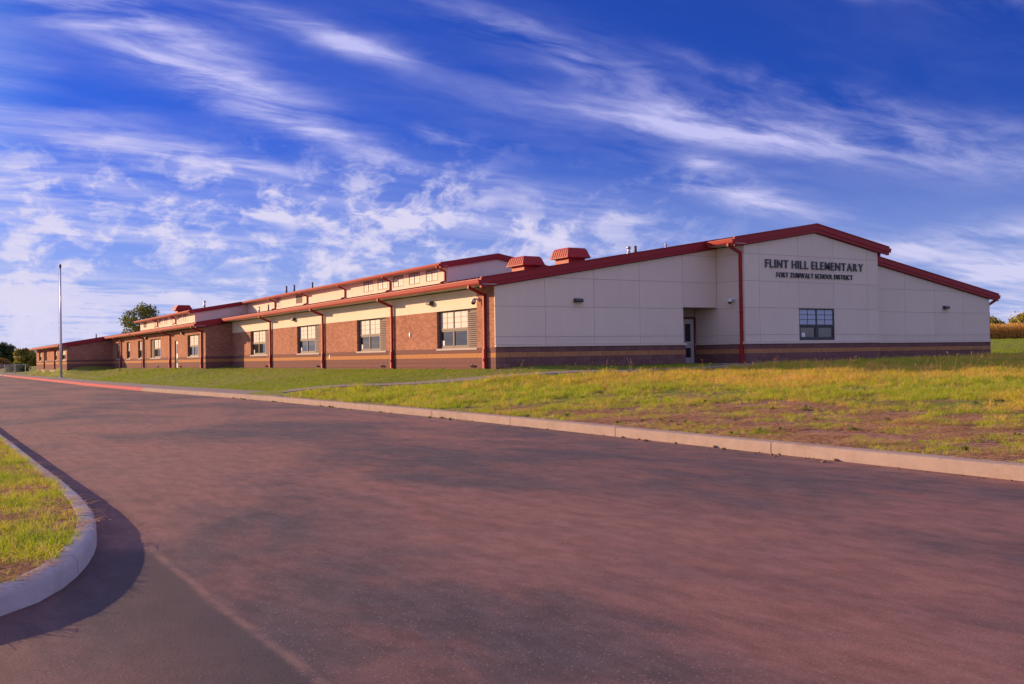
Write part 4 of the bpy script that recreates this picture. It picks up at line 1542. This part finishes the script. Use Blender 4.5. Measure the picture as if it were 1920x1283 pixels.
# ---- ventilators and pipes on the roofs
def ventilator(x0, y0, w, d, k=1.0):
    v = empty('roof_ventilator', (0, 0, 0), school)
    zb = zr(x0 + w / 2)
    zc0 = zb + 0.30 * k
    b = MB().box(x0, x0 + w, y0, y0 + d, zr(x0) - 0.12, zc0)
    b.build('curb', 'red_metal', v)
    o = 0.20
    X0, X1_, Y0, Y1 = x0 - o, x0 + w + o, y0 - o, y0 + d + o
    h = MB()
    zl, zm, zt = zc0 - 0.10 * k, zc0 + 0.28 * k, zc0 + 0.36 * k

    def ring(i, z):
        return [h.bm.verts.new(c) for c in ((X0 + i, Y0 + i, z), (X1_ - i, Y0 + i, z), (X1_ - i, Y1 - i, z), (X0 + i, Y1 - i, z))]
    rings = [ring(0.0, zl), ring(0.0, zl + 0.05), ring(0.13, zm), ring(0.20, zt)]
    h.bm.faces.new(list(reversed(rings[0])))
    for ra, rb in zip(rings[:-1], rings[1:]):
        for i in range(4):
            h.bm.faces.new((ra[i], ra[(i + 1) % 4], rb[(i + 1) % 4], rb[i]))
    h.bm.faces.new(rings[-1])
    h.build('hood', 'red_metal', v)
    r_ = MB()
    n = 7
    for i in range(n):
        t = (i + 0.5) / n
        yy = Y0 + 0.12 + (Y1 - Y0 - 0.24) * t
        for xs_, sg in ((X0, -1), (X1_, 1)):
            r_.prism([(xs_ + sg * 0.022, zl + 0.05), (xs_ - sg * 0.13 + sg * 0.022, zm), (xs_ - sg * 0.15, zm), (xs_ - sg * 0.02, zl + 0.05)], 'y', yy - 0.018, yy + 0.018)
        xx = X0 + 0.12 + (X1_ - X0 - 0.24) * t
    r_.build('rib', 'red_metal', v)
    return v


ventilator(6.38, 8.0, 0.90, 1.15)
ventilator(9.03, 8.0, 1.02, 1.20, 1.12)


def vent_pipe(x, y, zf, h, r, mat='lead', cap=False):
    z = zf(x)
    p = MB()
    p.round([(x, y, z - 0.05), (x, y, z + h)], r, 12)
    p.round([(x, y, z - 0.02), (x, y, z + 0.10)], [r * 2.0, r * 1.15], 12)
    if cap:
        p.round([(x, y, z + h - 0.09), (x, y, z + h + 0.02)], r * 1.5, 12)
    p.build('vent_pipe', mat, school, True)


vent_pipe(11.30, 6.0, zr, 0.36, 0.07, 'galvanised', True)
vent_pipe(11.72, 6.0, zr, 0.36, 0.07)
vent_pipe(13.7, 6.0, zr, 0.22, 0.04, 'galvanised', True)
vent_pipe(12.4, 62.0, zcr, 0.75, 0.09)
vent_pipe(13.2, 62.0, zcr, 0.75, 0.09)
vent_pipe(15.1, 62.0, zcr, 0.75, 0.09)
vent_pipe(7.6, 75.0, zcr, 0.75, 0.10, 'galvanised', True)
vent_pipe(8.4, 58.0, zr, 0.55, 0.08, 'galvanised')
vent_pipe(9.3, 58.0, zr, 0.6, 0.07)
vent_pipe(-2.9, 78.0, zr, 0.45, 0.06)
# far ventilator on the upper roof
v = empty('roof_ventilator', (0, 0, 0), school)
vx, vy = 9.3, 93.0
zb = zcr(vx)
MB().box(vx - 0.7, vx + 0.7, vy - 0.7, vy + 0.7, zb - 0.2, zb + 0.5).build('curb', 'red_metal', v)
MB().prism([(vx - 1.0, zb + 0.35), (vx + 1.0, zb + 0.35), (vx + 1.0, zb + 0.5), (vx + 0.7, zb + 0.95), (vx - 0.7, zb + 0.95), (vx - 1.0, zb + 0.5)], 'y', vy - 1.0, vy + 1.0).build('hood', 'red_metal', v)

# ------------------------------------------------------------------ grass: tufts scattered over the lawns
lib = bpy.data.collections.new('tuft_library')     # sources for the scatter, not linked to the scene


def blade_mesh(name, n, h0, h1, spread, width, lean, mat, seed, flat=False, mat2=None, part2=0.0):
    r = np.random.default_rng(seed)
    V, F, MI = [], [], []
    for i in range(n):
        MI += [1 if r.uniform() < part2 else 0] * 3
        a = r.uniform(0, 2 * math.pi)
        rad = spread * math.sqrt(r.uniform())
        bx, by = rad * math.cos(a), rad * math.sin(a)
        h = r.uniform(h0, h1)
        ln = r.uniform(0.2, 1.0) * lean * h
        d = r.uniform(0, 2 * math.pi)
        dx_, dy_ = math.cos(d), math.sin(d)
        w = width * r.uniform(0.7, 1.2)
        ph = r.uniform(0, 2 * math.pi)
        wx, wy = math.cos(ph) * w / 2, math.sin(ph) * w / 2
        k = len(V)
        for t, ws in ((0.0, 1.0), (0.45, 0.85), (0.8, 0.5)):
            off = ln * t * t
            zz = h * t * (1 - 0.25 * lean * t * t) if not flat else 0.012 + h * t * 0.12 * math.sin(t * 3)
            if flat:
                off = h * t
            V.append((bx + dx_ * off - wx * ws, by + dy_ * off - wy * ws, zz))
            V.append((bx + dx_ * off + wx * ws, by + dy_ * off + wy * ws, zz))
        off = ln if not flat else h
        V.append((bx + dx_ * off, by + dy_ * off, h * (1 - 0.25 * lean) if not flat else 0.008))
        F += [(k, k + 1, k + 3, k + 2), (k + 2, k + 3, k + 5, k + 4), (k + 4, k + 5, k + 6)]
    me = bpy.data.meshes.new(name)
    me.from_pydata(V, [], F)
    me.materials.append(M[mat])
    if mat2:
        me.materials.append(M[mat2])
        me.polygons.foreach_set('material_index', MI)
    return me


def library(name, meshes):
    c = bpy.data.collections.new(name)
    for m_ in meshes:
        o = bpy.data.objects.new(m_.name, m_)
        c.objects.link(o)
    return c


def scatter(name, pts, scale, coll, seed, label, cat, tilt=0.12):
    """a point cloud of positions on which the tufts are instanced: one object of kind stuff"""
    me = bpy.data.meshes.new(name)
    me.from_pydata(pts.tolist(), [], [])
    at = me.attributes.new('tuft_scale', 'FLOAT', 'POINT')
    at.data.foreach_set('value', scale.astype(np.float32))
    r = np.random.default_rng(seed)
    rot = np.stack([r.normal(0, tilt, len(pts)), r.normal(0, tilt, len(pts)), r.uniform(0, 2 * math.pi, len(pts))], 1)
    ar = me.attributes.new('tuft_rot', 'FLOAT_VECTOR', 'POINT')
    ar.data.foreach_set('vector', rot.astype(np.float32).ravel())
    o = link(name, me)
    tag(o, label, cat, kind='stuff')
    ng = bpy.data.node_groups.new(name, 'GeometryNodeTree')
    ng.interface.new_socket('Geometry', in_out='INPUT', socket_type='NodeSocketGeometry')
    ng.interface.new_socket('Geometry', in_out='OUTPUT', socket_type='NodeSocketGeometry')
    nin, nout = ng.nodes.new('NodeGroupInput'), ng.nodes.new('NodeGroupOutput')
    ci = ng.nodes.new('GeometryNodeCollectionInfo')
    ci.inputs['Collection'].default_value = coll
    ci.inputs['Separate Children'].default_value = True
    ci.inputs['Reset Children'].default_value = True
    ip = ng.nodes.new('GeometryNodeInstanceOnPoints')
    ip.inputs['Pick Instance'].default_value = True
    ns = ng.nodes.new('GeometryNodeInputNamedAttribute')
    ns.data_type = 'FLOAT'
    ns.inputs[0].default_value = 'tuft_scale'
    nr = ng.nodes.new('GeometryNodeInputNamedAttribute')
    nr.data_type = 'FLOAT_VECTOR'
    nr.inputs[0].default_value = 'tuft_rot'
    e2r = ng.nodes.new('FunctionNodeEulerToRotation')
    ng.links.new(nr.outputs['Attribute'], e2r.inputs[0])
    ng.links.new(nin.outputs[0], ip.inputs['Points'])
    ng.links.new(ci.outputs[0], ip.inputs['Instance'])
    ng.links.new(e2r.outputs[0], ip.inputs['Rotation'])
    ng.links.new(ns.outputs['Attribute'], ip.inputs['Scale'])
    ng.links.new(ip.outputs[0], nout.inputs[0])
    md = o.modifiers.new('scatter', 'NODES')
    md.node_group = ng
    return o


def vnoise(x, y, s, seed=0.0):
    """smooth value noise on arrays"""
    x, y = x * s + seed * 17.3, y * s + seed * 7.7
    xi, yi = np.floor(x).astype(np.int64), np.floor(y).astype(np.int64)
    fx, fy = x - xi, y - yi
    fx, fy = fx * fx * (3 - 2 * fx), fy * fy * (3 - 2 * fy)

    def h(a, b):
        v = (a * 374761393 + b * 668265263) & 0x7fffffff
        v = ((v ^ (v >> 13)) * 1274126177) & 0x7fffffff
        return ((v ^ (v >> 16)) & 0xffff) / 65535.0
    return (h(xi, yi) * (1 - fx) + h(xi + 1, yi) * fx) * (1 - fy) + (h(xi, yi + 1) * (1 - fx) + h(xi + 1, yi + 1) * fx) * fy


def fbm(x, y, s, seed=0.0):
    return 0.5 * vnoise(x, y, s, seed) + 0.3 * vnoise(x, y, s * 2.3, seed + 1) + 0.2 * vnoise(x, y, s * 5.1, seed + 2)


def in_view(x, y, margin=2.0):
    dx_, dy_ = x - CAM.x, y - CAM.y
    fwd = dx_ * math.sin(yaw) + dy_ * math.cos(yaw)
    lat = dx_ * math.cos(yaw) - dy_ * math.sin(yaw)
    return (fwd > 1) & (np.abs(lat) < fwd * 0.535 + margin), fwd


def in_building(x, y):
    a = (x > -0.03) & (y > -0.03) & (y < YE)
    b = (x > X1 - 0.05) & (x < X2 + 0.05) & (y > PB - 0.05) & (y < 1)
    c = (x > XB - 0.03) & (y > YB - 0.03) & (y < YE)
    d_ = (x > XC - 0.03) & (y > YC - 0.03) & (y < YE)
    return (a & (x < WID + 0.03)) | b | (c & (x < WID)) | (d_ & (x < WID))


def near_walk(x, y, m=0.68):
    q = np.full(len(x), 1e9)
    sel = (x > -10) & (x < 22) & (y > -7) & (y < 9)
    if sel.any():
        P_ = np.stack([x[sel], y[sel]], 1)
        dmin = np.full(len(P_), 1e9)
        for w_ in WALK_C[::2]:
            dmin = np.minimum(dmin, (P_[:, 0] - w_[0]) ** 2 + (P_[:, 1] - w_[1]) ** 2)
        q[sel] = np.sqrt(dmin)
    side = (y > 3.2) & (x < kerb_x(y) + 1.80)
    stoop = (x > 9.3) & (x < 20.7) & (y > -2.65) & (y < 1.5)
    return (q < m) | side | stoop


def jitter_grid(x0, x1, y0, y1, step, r):
    X, Y = np.meshgrid(np.arange(x0, x1, step), np.arange(y0, y1, step))
    X, Y = X.ravel() + r.uniform(-.5, .5, X.size) * step, Y.ravel() + r.uniform(-.5, .5, Y.size) * step
    return X, Y


r = np.random.default_rng(11)
tall = library('tall_tufts', [blade_mesh('grass_tuft', 22, 0.06, 0.27, 0.10, 0.0105, 1.0, 'grass', 100 + i, mat2='straw', part2=0.16) for i in range(8)])
mown = library('mown_tufts', [blade_mesh('mown_tuft', 26, 0.03, 0.075, 0.10, 0.008, 0.8, 'mown', 200 + i) for i in range(6)])
greent = library('green_tufts', [blade_mesh('green_tuft', 22, 0.05, 0.24, 0.10, 0.0105, 1.0, 'green_grass', 150 + i, mat2='straw', part2=0.05) for i in range(8)])
strawl = library('straw_bits', [blade_mesh('straw_bit', 14, 0.06, 0.26, 0.18, 0.010, 0.3, 'straw', 300 + i, flat=True) for i in range(6)])

GX, GY = [], []
for d0, d1, step in ((0, 17, 0.085), (17, 24, 0.105), (24, 34, 0.14), (34, 50, 0.22), (50, 80, 0.42), (80, 150, 0.9)):
    x, y = jitter_grid(-9.2, 110, -36, 100, step, r) if d0 >= 50 else jitter_grid(-9.2, 42, -34, 45, step, r)
    v_, f_ = in_view(x, y)
    k_ = v_ & (f_ >= d0) & (f_ < d1) & (x > kerb_x(y) + 0.30) & ~in_building(x, y)
    x, y = x[k_], y[k_]
    k_ = ~near_walk(x, y)
    GX.append(x[k_])
    GY.append(y[k_])
GX, GY = np.concatenate(GX), np.concatenate(GY)
# the strip between wall and path is mown; the lawn on the road side of the path is left long
pathy = np.interp(GX, WALK_C[:, 0], WALK_C[:, 1])
is_mown = (GY > pathy)
patchy = fbm(GX, GY, 0.55, 3.0)
clump = vnoise(GX, GY, 2.6, 9.0)
kerbd = GX - kerb_x(GY)
bare = np.clip((-GY - 8.5) / 6.0, 0, 1) * np.clip(1.25 - kerbd / 7.5, 0, 1)
bare = np.maximum(bare, 0.75 * np.clip(1.0 - kerbd / 1.2, 0, 1))
clump2 = vnoise(GX, GY, 1.15, 31.0)
hills = 0.55 * clump + 0.45 * clump2
dens = np.clip(1.25 - 0.56 * bare - np.clip(0.54 - hills, 0, 1) * (2.6 + 5.5 * bare) - np.clip(0.46 - patchy, 0, 1) * (0.8 + 2.0 * bare), 0.0, 1)
u = r.uniform(size=len(GX))
kt = ~is_mown & (u < dens)
zt_ = lawn_z(GX, GY)
relief = np.array([mnoise.noise(Vector((a * 1.1, b * 1.1, 3.1))) * 0.025 + mnoise.noise(Vector((a * 0.35, b * 0.35, 9.0))) * 0.03 for a, b in zip(GX, GY)])
zt_ = zt_ + relief * np.clip((kerbd - 0.15) / 0.8, 0, 1) - 0.012
pts = np.stack([GX, GY, zt_], 1)
_, fd = in_view(GX, GY)
sc_ = (0.40 + 0.55 * patchy + 1.15 * np.clip(hills - 0.35, 0, 1)) * (1 - 0.42 * bare) * 0.84 * r.uniform(0.7, 1.35, len(GX)) * np.clip(0.75 + (fd - 14) / 45, 0.75, 1.8)
greener = (vnoise(GX, GY, 0.35, 5.0) * 0.5 + np.clip((kerbd - 1.0) / 10.0, 0, 1) * 0.45 + u * 0.25) < 0.74
scatter('long_grass', pts[kt & ~greener], sc_[kt & ~greener], tall, 5, 'long golden yellow grass on the rise in front of the gable', 'grass')
scatter('green_lawn_grass', pts[kt & greener], sc_[kt & greener], greent, 15, 'bright green clumps of grass behind the long kerb', 'grass')
km = is_mown
scatter('mown_grass', pts[km], (r.uniform(0.7, 1.3, km.sum()) * np.clip(0.8 + (fd[km] - 30) / 50, 0.8, 2.2)), mown, 6, 'short green mown grass along the foot of the brick wall', 'grass')
ks = ~is_mown & (r.uniform(size=len(GX)) < np.clip(bare * 1.1, 0, 0.75) * (fbm(GX, GY, 1.3, 61.0) > 0.42)) & (fd < 34)
sp = pts[ks].copy()
sp[:, 2] += 0.012
scatter('straw_litter', sp, r.uniform(0.6, 1.4, ks.sum()), strawl, 7, 'dry straw and clippings on the bare soil beside the kerb', 'straw', 0.05)

# island turf
x, y = jitter_grid(-22.5, -17.6, -26.2, -8, 0.07, r)
v_, f_ = in_view(x, y, 1.0)
inside = np.zeros(len(x), bool)
pa = ISL_POLY
j = len(pa) - 1
for i in range(len(pa)):
    c = ((pa[i, 1] > y) != (pa[j, 1] > y)) & (x < (pa[j, 0] - pa[i, 0]) * (y - pa[i, 1]) / (pa[j, 1] - pa[i, 1] + 1e-12) + pa[i, 0])
    inside ^= c
    j = i
pn = fbm(x, y, 1.1, 21.0)
kk = v_ & inside & (r.uniform(size=len(x)) < np.clip((pn - 0.28) * 3.2, 0.05, 1))
ip_ = np.stack([x[kk], y[kk], np.full(kk.sum(), -0.92)], 1)
scatter('island_grass', ip_, (0.22 + 0.36 * pn[kk]) * r.uniform(0.7, 1.3, kk.sum()), greent, 8, 'patchy bright grass filling the kerbed island at the road edge', 'grass')
kk = v_ & inside & (pn < 0.48) & (r.uniform(size=len(x)) < 0.5)
scatter('island_straw', np.stack([x[kk], y[kk], np.full(kk.sum(), -0.908)], 1), r.uniform(0.5, 1.1, kk.sum()), strawl, 9, 'dry clippings in the thin spots of the island turf', 'straw', 0.05)

# low dark weeds between the grass
def weed_mesh(seed):
    r_ = np.random.default_rng(seed)
    V, F = [], []
    for i in range(9):
        a = i * 2.4 + r_.uniform(-.3, .3)
        l, w = r_.uniform(0.10, 0.20), r_.uniform(0.025, 0.045)
        h = r_.uniform(0.05, 0.13)
        dx_, dy_ = math.cos(a), math.sin(a)
        k = len(V)
        V += [(0, 0, 0), (dx_ * l * .5 - dy_ * w, dy_ * l * .5 + dx_ * w, h), (dx_ * l, dy_ * l, h * .75), (dx_ * l * .5 + dy_ * w, dy_ * l * .5 - dx_ * w, h)]
        F.append((k, k + 1, k + 2, k + 3))
    me = bpy.data.meshes.new('weed')
    me.from_pydata(V, [], F)
    me.materials.append(M['leaf_green'])
    return me


weedl = library('weeds', [weed_mesh(600 + i) for i in range(5)])
sel = np.where(~is_mown & (fd < 30) & (vnoise(GX, GY, 0.8, 71.0) > 0.45))[0]
sel = r.choice(sel, 110, replace=False)
scatter('lawn_weeds', pts[sel], r.uniform(0.35, 0.8, 110), weedl, 12, 'low dark leafy weeds dotted through the lawn behind the kerb', 'weeds', 0.2)

# tall seed stalks standing above the lawn
def stalk_mesh(seed):
    r_ = np.random.default_rng(seed)
    b = MB()
    for i in range(3):
        a = r_.uniform(0, 6.28)
        h = r_.uniform(0.28, 0.52)
        l = r_.uniform(0.05, 0.22)
        p0 = Vector((r_.uniform(-.05, .05), r_.uniform(-.05, .05), 0))
        tip = p0 + Vector((math.cos(a) * l, math.sin(a) * l, h))
        mid = p0.lerp(tip, 0.55) + Vector((0, 0, 0.03))
        b.round([p0, mid, tip], [0.003, 0.002, 0.002], 4)
        b.round([tip, tip + Vector((math.cos(a) * 0.02, math.sin(a) * 0.02, 0.03)), tip + Vector((math.cos(a) * 0.06, math.sin(a) * 0.06, 0.055))], [0.003, 0.007, 0.002], 5)
    return b.mesh('seed_stalk', 'straw')


stl = library('stalks', [stalk_mesh(400 + i) for i in range(5)])
sel = np.where(~is_mown & (fd > 22) & (fd < 48) & (GX > -4) & (patchy > 0.42))[0]
sel = r.choice(sel, 170, replace=False)
scatter('seed_stalks', pts[sel], r.uniform(0.6, 1.25, 170), stl, 10, 'thin dry seed heads rising above the long grass', 'seed stalks')


# ------------------------------------------------------------------ flagpole, post, fence
fx, fy = -7.45, 68.0
fp = tag(empty('flagpole', (fx, fy, lz(fx, fy) - 0.05)), 'tall bare metal flagpole standing on the grass at the far end of the school', 'flagpole')
b = MB()
b.round([(0, 0, 0), (0, 0, 3), (0, 0, 6), (0, 0, 10.4)], [0.115, 0.105, 0.09, 0.07], 14)
b.build('pole', 'alu', fp, True)
b = MB()
b.round([(0, 0, -0.1), (0, 0, 0.06), (0, 0, 0.14)], [0.30, 0.30, 0.16], 16)
b.build('base_collar', 'alu', fp, True)
b = MB()
b.round([(0, 0, 10.4), (0, 0, 10.52), (0, 0, 10.53), (0, 0, 10.75)], [0.08, 0.08, 0.11, 0.11], 14)
b.build('truck', 'lead', fp, True)
b = MB()
b.round([(-0.15, -0.06, 1.2), (-0.13, -0.05, 10.3)], 0.012, 6)
b.build('halyard', 'sill', fp)

pp = tag(empty('thin_post', (-3.6, 60.0, lz(-3.6, 60) - 0.05)), 'slim dark post standing in front of the far brick wall', 'post')
MB().round([(0, 0, 0), (0, 0, 2.75)], 0.035, 8).build('post', 'light_bronze', pp)
MB().round([(0, 0, 2.75), (0, 0, 2.86)], [0.05, 0.03], 8).build('cap', 'light_bronze', pp)

fe = tag(empty('chain_link_fence', (0, 0, 0)), 'low grey chain link fence beyond the far end of the school', 'fence')
fx0, fx1, fy0 = -12.6, -6.2, 118.0
n = 6
zf0 = lz(-9, 118)
b = None
for i in range(n):
    xx = fx0 + (fx1 - fx0) * i / (n - 1)
    MB().round([(xx, fy0, zf0 - 0.1), (xx, fy0, zf0 + 1.42)], 0.05, 8).build('post', 'galvanised', fe)
MB().round([(fx0, fy0, zf0 + 1.36), (fx1, fy0, zf0 + 1.36)], 0.035, 8).build('rail', 'galvanised', fe)
b = MB()
t = fx0
while t < fx1 - 0.02:
    for s_ in (1, -1):
        a0, a1 = (t, t + 1.28) if s_ > 0 else (t + 1.28, t)
        if max(a0, a1) < fx1:
            b.round([(a0, fy0 + 0.03 * s_, zf0 + 0.03), (a1, fy0 + 0.03 * s_, zf0 + 1.33)], 0.008, 3)
    t += 0.16
o = b.build('chain_mesh', 'galvanised', fe)
o['kind'] = 'stuff'


# ------------------------------------------------------------------ trees and shrubs
def crown(clumps, leaves, size, seed, hollow=0.35):
    """leaf-sized faces filling clumps [(x,y,z,r,flat)]"""
    r_ = np.random.default_rng(seed)
    vol = np.array([c[3] ** 2.4 for c in clumps])
    cnt = (leaves * vol / vol.sum()).astype(int)
    V, F = [], []
    for (cx, cy, cz, rad, fl), k in zip(clumps, cnt):
        d = r_.normal(size=(k, 3))
        d /= np.linalg.norm(d, axis=1)[:, None]
        q = rad * (hollow + (1 - hollow) * r_.uniform(size=k) ** 0.6)
        q *= 1 + 0.22 * np.sin(d[:, 0] * 5 + cx) * np.sin(d[:, 1] * 4 + cy) + 0.15 * r_.normal(size=k)
        c = np.stack([cx + d[:, 0] * q, cy + d[:, 1] * q, cz + d[:, 2] * q * fl], 1)
        nrm = d + r_.normal(size=(k, 3)) * 0.7
        nrm /= np.linalg.norm(nrm, axis=1)[:, None]
        t = np.cross(nrm, r_.normal(size=(k, 3)))
        t /= np.linalg.norm(t, axis=1)[:, None]
        bt = np.cross(nrm, t)
        s = size * r_.uniform(0.6, 1.3, k)[:, None]
        for a, tt_, bb, ss in zip(c, t, bt, s):
            i = len(V)
            V += [a - tt_ * ss, a + bb * ss * 0.6, a + tt_ * ss, a - bb * ss * 0.6]
            F.append((i, i + 1, i + 2, i + 3))
    return [tuple(v) for v in V], F


def tree(name, x, y, h, w, mat, label, cat='tree', seed=0, leaves=5000, leaf=0.16, trunk=0.22, low=0.28, spread=1.0, group=None, nclump=16, z=None):
    r_ = random.Random(seed)
    z0 = (lz(x, y) if z is None else z) - 0.1
    t = tag(empty(name, (x, y, z0)), label, cat, group)
    tr = MB()
    top = h * 0.62
    tr.round([(0, 0, 0), (0.05 * h * 0.2, 0, top * 0.4), (0, 0.03 * h * 0.3, top * 0.75), (0.02 * h, 0, top)], [trunk * 1.25, trunk, trunk * 0.7, trunk * 0.35], 9)
    cl = []
    for i in range(nclump):
        a = i * 2.399 + r_.uniform(-.4, .4)
        u_ = (i + 0.5) / nclump
        zz = h * (low + (0.92 - low) * u_)
        prof = math.sin(math.pi * (0.18 + 0.78 * u_)) ** 0.7
        rr = w / 2 * prof * r_.uniform(0.45, 0.85)
        cr = w * r_.uniform(0.13, 0.22) * (0.75 + 0.4 * prof)
        c = (rr * math.cos(a) * spread, rr * math.sin(a) * spread, min(zz, h - cr * 0.7), cr, r_.uniform(0.65, 0.95))
        cl.append(c)
        st_ = zz * 0.72
        tr.round([(0, 0, min(st_, top * 0.95)), (c[0] * 0.5, c[1] * 0.5, (st_ + c[2]) / 2), (c[0] * 0.9, c[1] * 0.9, c[2])], [trunk * 0.4, trunk * 0.25, trunk * 0.08], 6)
    cl.append((0, 0, h * 0.6, w * 0.22, 1.1))
    tr.build('trunk', 'bark', t, True)
    V, F = crown(cl, leaves, leaf, seed)
    raw('crown', V, F, mat, t)
    return t


tree('tree', 10.9, 126.0, 9.9, 6.6, 'leaf_green', 'airy green tree rising behind the far roof of the school', seed=3, leaves=4600, leaf=0.19, low=0.36, nclump=22)
tree('dark_tree', -1.6, 226.0, 6.0, 7.0, 'leaf_dark', 'dense dark rounded tree at the far end of the road', seed=5, leaves=5000, leaf=0.28, low=0.15)
tree('bush_tree', 2.2, 215.0, 4.6, 5.5, 'leaf_yellow', 'yellow-green bushy tree between the dark tree and the school', seed=8, leaves=5000, leaf=0.26, low=0.08, group='bushes beyond the far fence')
tree('bush_tree', 6.8, 222.0, 4.4, 6.0, 'leaf_green', 'mid green bushy tree partly behind the far brick wing', seed=9, leaves=5000, leaf=0.28, low=0.08, group='bushes beyond the far fence')
tree('orange_bush', -3.6, 200.0, 2.6, 3.6, 'leaf_orange', 'orange autumn bush at the very end of the road', 'bush', seed=12, leaves=3500, leaf=0.22, low=0.05, trunk=0.12)
tree('shrub', -4.6, 150.0, 1.7, 3.5, 'leaf_green', 'low green shrub behind the chain link fence', 'shrub', seed=14, leaves=2500, leaf=0.14, low=0.05, trunk=0.07)
for i, (x, y, h, w, mt, lb) in enumerate((
        (137, 72, 5.6, 9, 'leaf_green', 'rounded green tree just past the far corner of the gable'),
        (146, 73, 4.0, 7, 'leaf_yellow', 'small yellowish tree in the dip between two taller ones'),
        (155, 70, 5.3, 10, 'leaf_yellow', 'broad yellow-green tree at the picture edge above the corn'),
        (168, 72, 6.0, 10, 'leaf_green', 'tall green tree farthest along the corn field'))):
    tree('field_tree', x, y, h, w, mt, lb, seed=30 + i, leaves=4000, leaf=0.30, low=0.06, group='trees beyond the corn field')


# corn standing in the field to the right
def corn_mesh(seed):
    r_ = np.random.default_rng(seed)
    V, F = [], []
    for k in range(3):
        bx, by = r_.uniform(-.25, .25, 2)
        h = r_.uniform(1.9, 2.4)
        i = len(V)
        V += [(bx - .02, by, 0), (bx + .02, by, 0), (bx + .01, by + .02, h), (bx - .01, by - .02, h)]
        F.append((i, i + 1, i + 2, i + 3))
        for q in range(9):
            z = h * (0.15 + 0.8 * q / 9)
            a = r_.uniform(0, 6.28)
            l = r_.uniform(0.35, 0.7)
            dx_, dy_ = math.cos(a), math.sin(a)
            i = len(V)
            V += [(bx - dy_ * .04, by + dx_ * .04, z), (bx + dy_ * .04, by - dx_ * .04, z),
                  (bx + dx_ * l * .6 + dy_ * .04, by + dy_ * l * .6 - dx_ * .04, z + .18), (bx + dx_ * l * .6 - dy_ * .04, by + dy_ * l * .6 + dx_ * .04, z + .18),
                  (bx + dx_ * l, by + dy_ * l, z - .10)]
            F += [(i, i + 1, i + 2, i + 3), (i + 3, i + 2, i + 4)]
    me = bpy.data.meshes.new('corn_plant')
    me.from_pydata(V, [], F)
    me.materials.append(M['corn'])
    return me


cornl = library('corn_plants', [corn_mesh(500 + i) for i in range(5)])
cu, cv = np.meshgrid(np.arange(0, 70, 0.45), np.arange(0, 14, 0.75))
cu, cv = cu.ravel() + r.uniform(-.12, .12, cu.size), cv.ravel() + r.uniform(-.1, .1, cv.size)
ang = math.radians(-30)
cx_, cy_ = 104 + cu * math.cos(ang) - cv * math.sin(ang), 62 + cu * math.sin(ang) + cv * math.cos(ang)
scatter('corn_field', np.stack([cx_, cy_, lawn_z(cx_, cy_) - 0.05], 1), r.uniform(0.9, 1.15, len(cx_)), cornl, 41, 'standing dry golden corn in the field right of the school', 'corn', 0.04)


# crumbs of soil and gravel that have washed against the kerbs
cl_ = MB()
rr_ = random.Random(77)
for i in range(260):
    y_ = rr_.uniform(-27, 8)
    big = rr_.random() < 0.12
    x_ = float(kerb_x(y_)) - abs(rr_.gauss(0.0, 0.10)) - 0.02
    s_ = rr_.uniform(0.02, 0.05) if big else rr_.uniform(0.006, 0.018)
    m_ = Matrix.Translation((x_, y_, ROAD_Z + s_ * 0.3)) @ Matrix.Rotation(rr_.uniform(0, 6), 4, 'Z') @ Matrix.Diagonal((s_, s_ * rr_.uniform(0.7, 1.6), s_ * rr_.uniform(0.5, 0.9), 1))
    bmesh.ops.create_icosphere(cl_.bm, subdivisions=1, radius=1.0, matrix=m_)
for v_ in cl_.bm.verts:
    v_.co += Vector((rr_.uniform(-.004, .004), rr_.uniform(-.004, .004), rr_.uniform(-.003, .003)))
o = cl_.build('kerb_crumbs', 'lawn')
tag(o, 'crumbs of soil and gravel along the foot of the long kerb', 'gravel', kind='stuff')
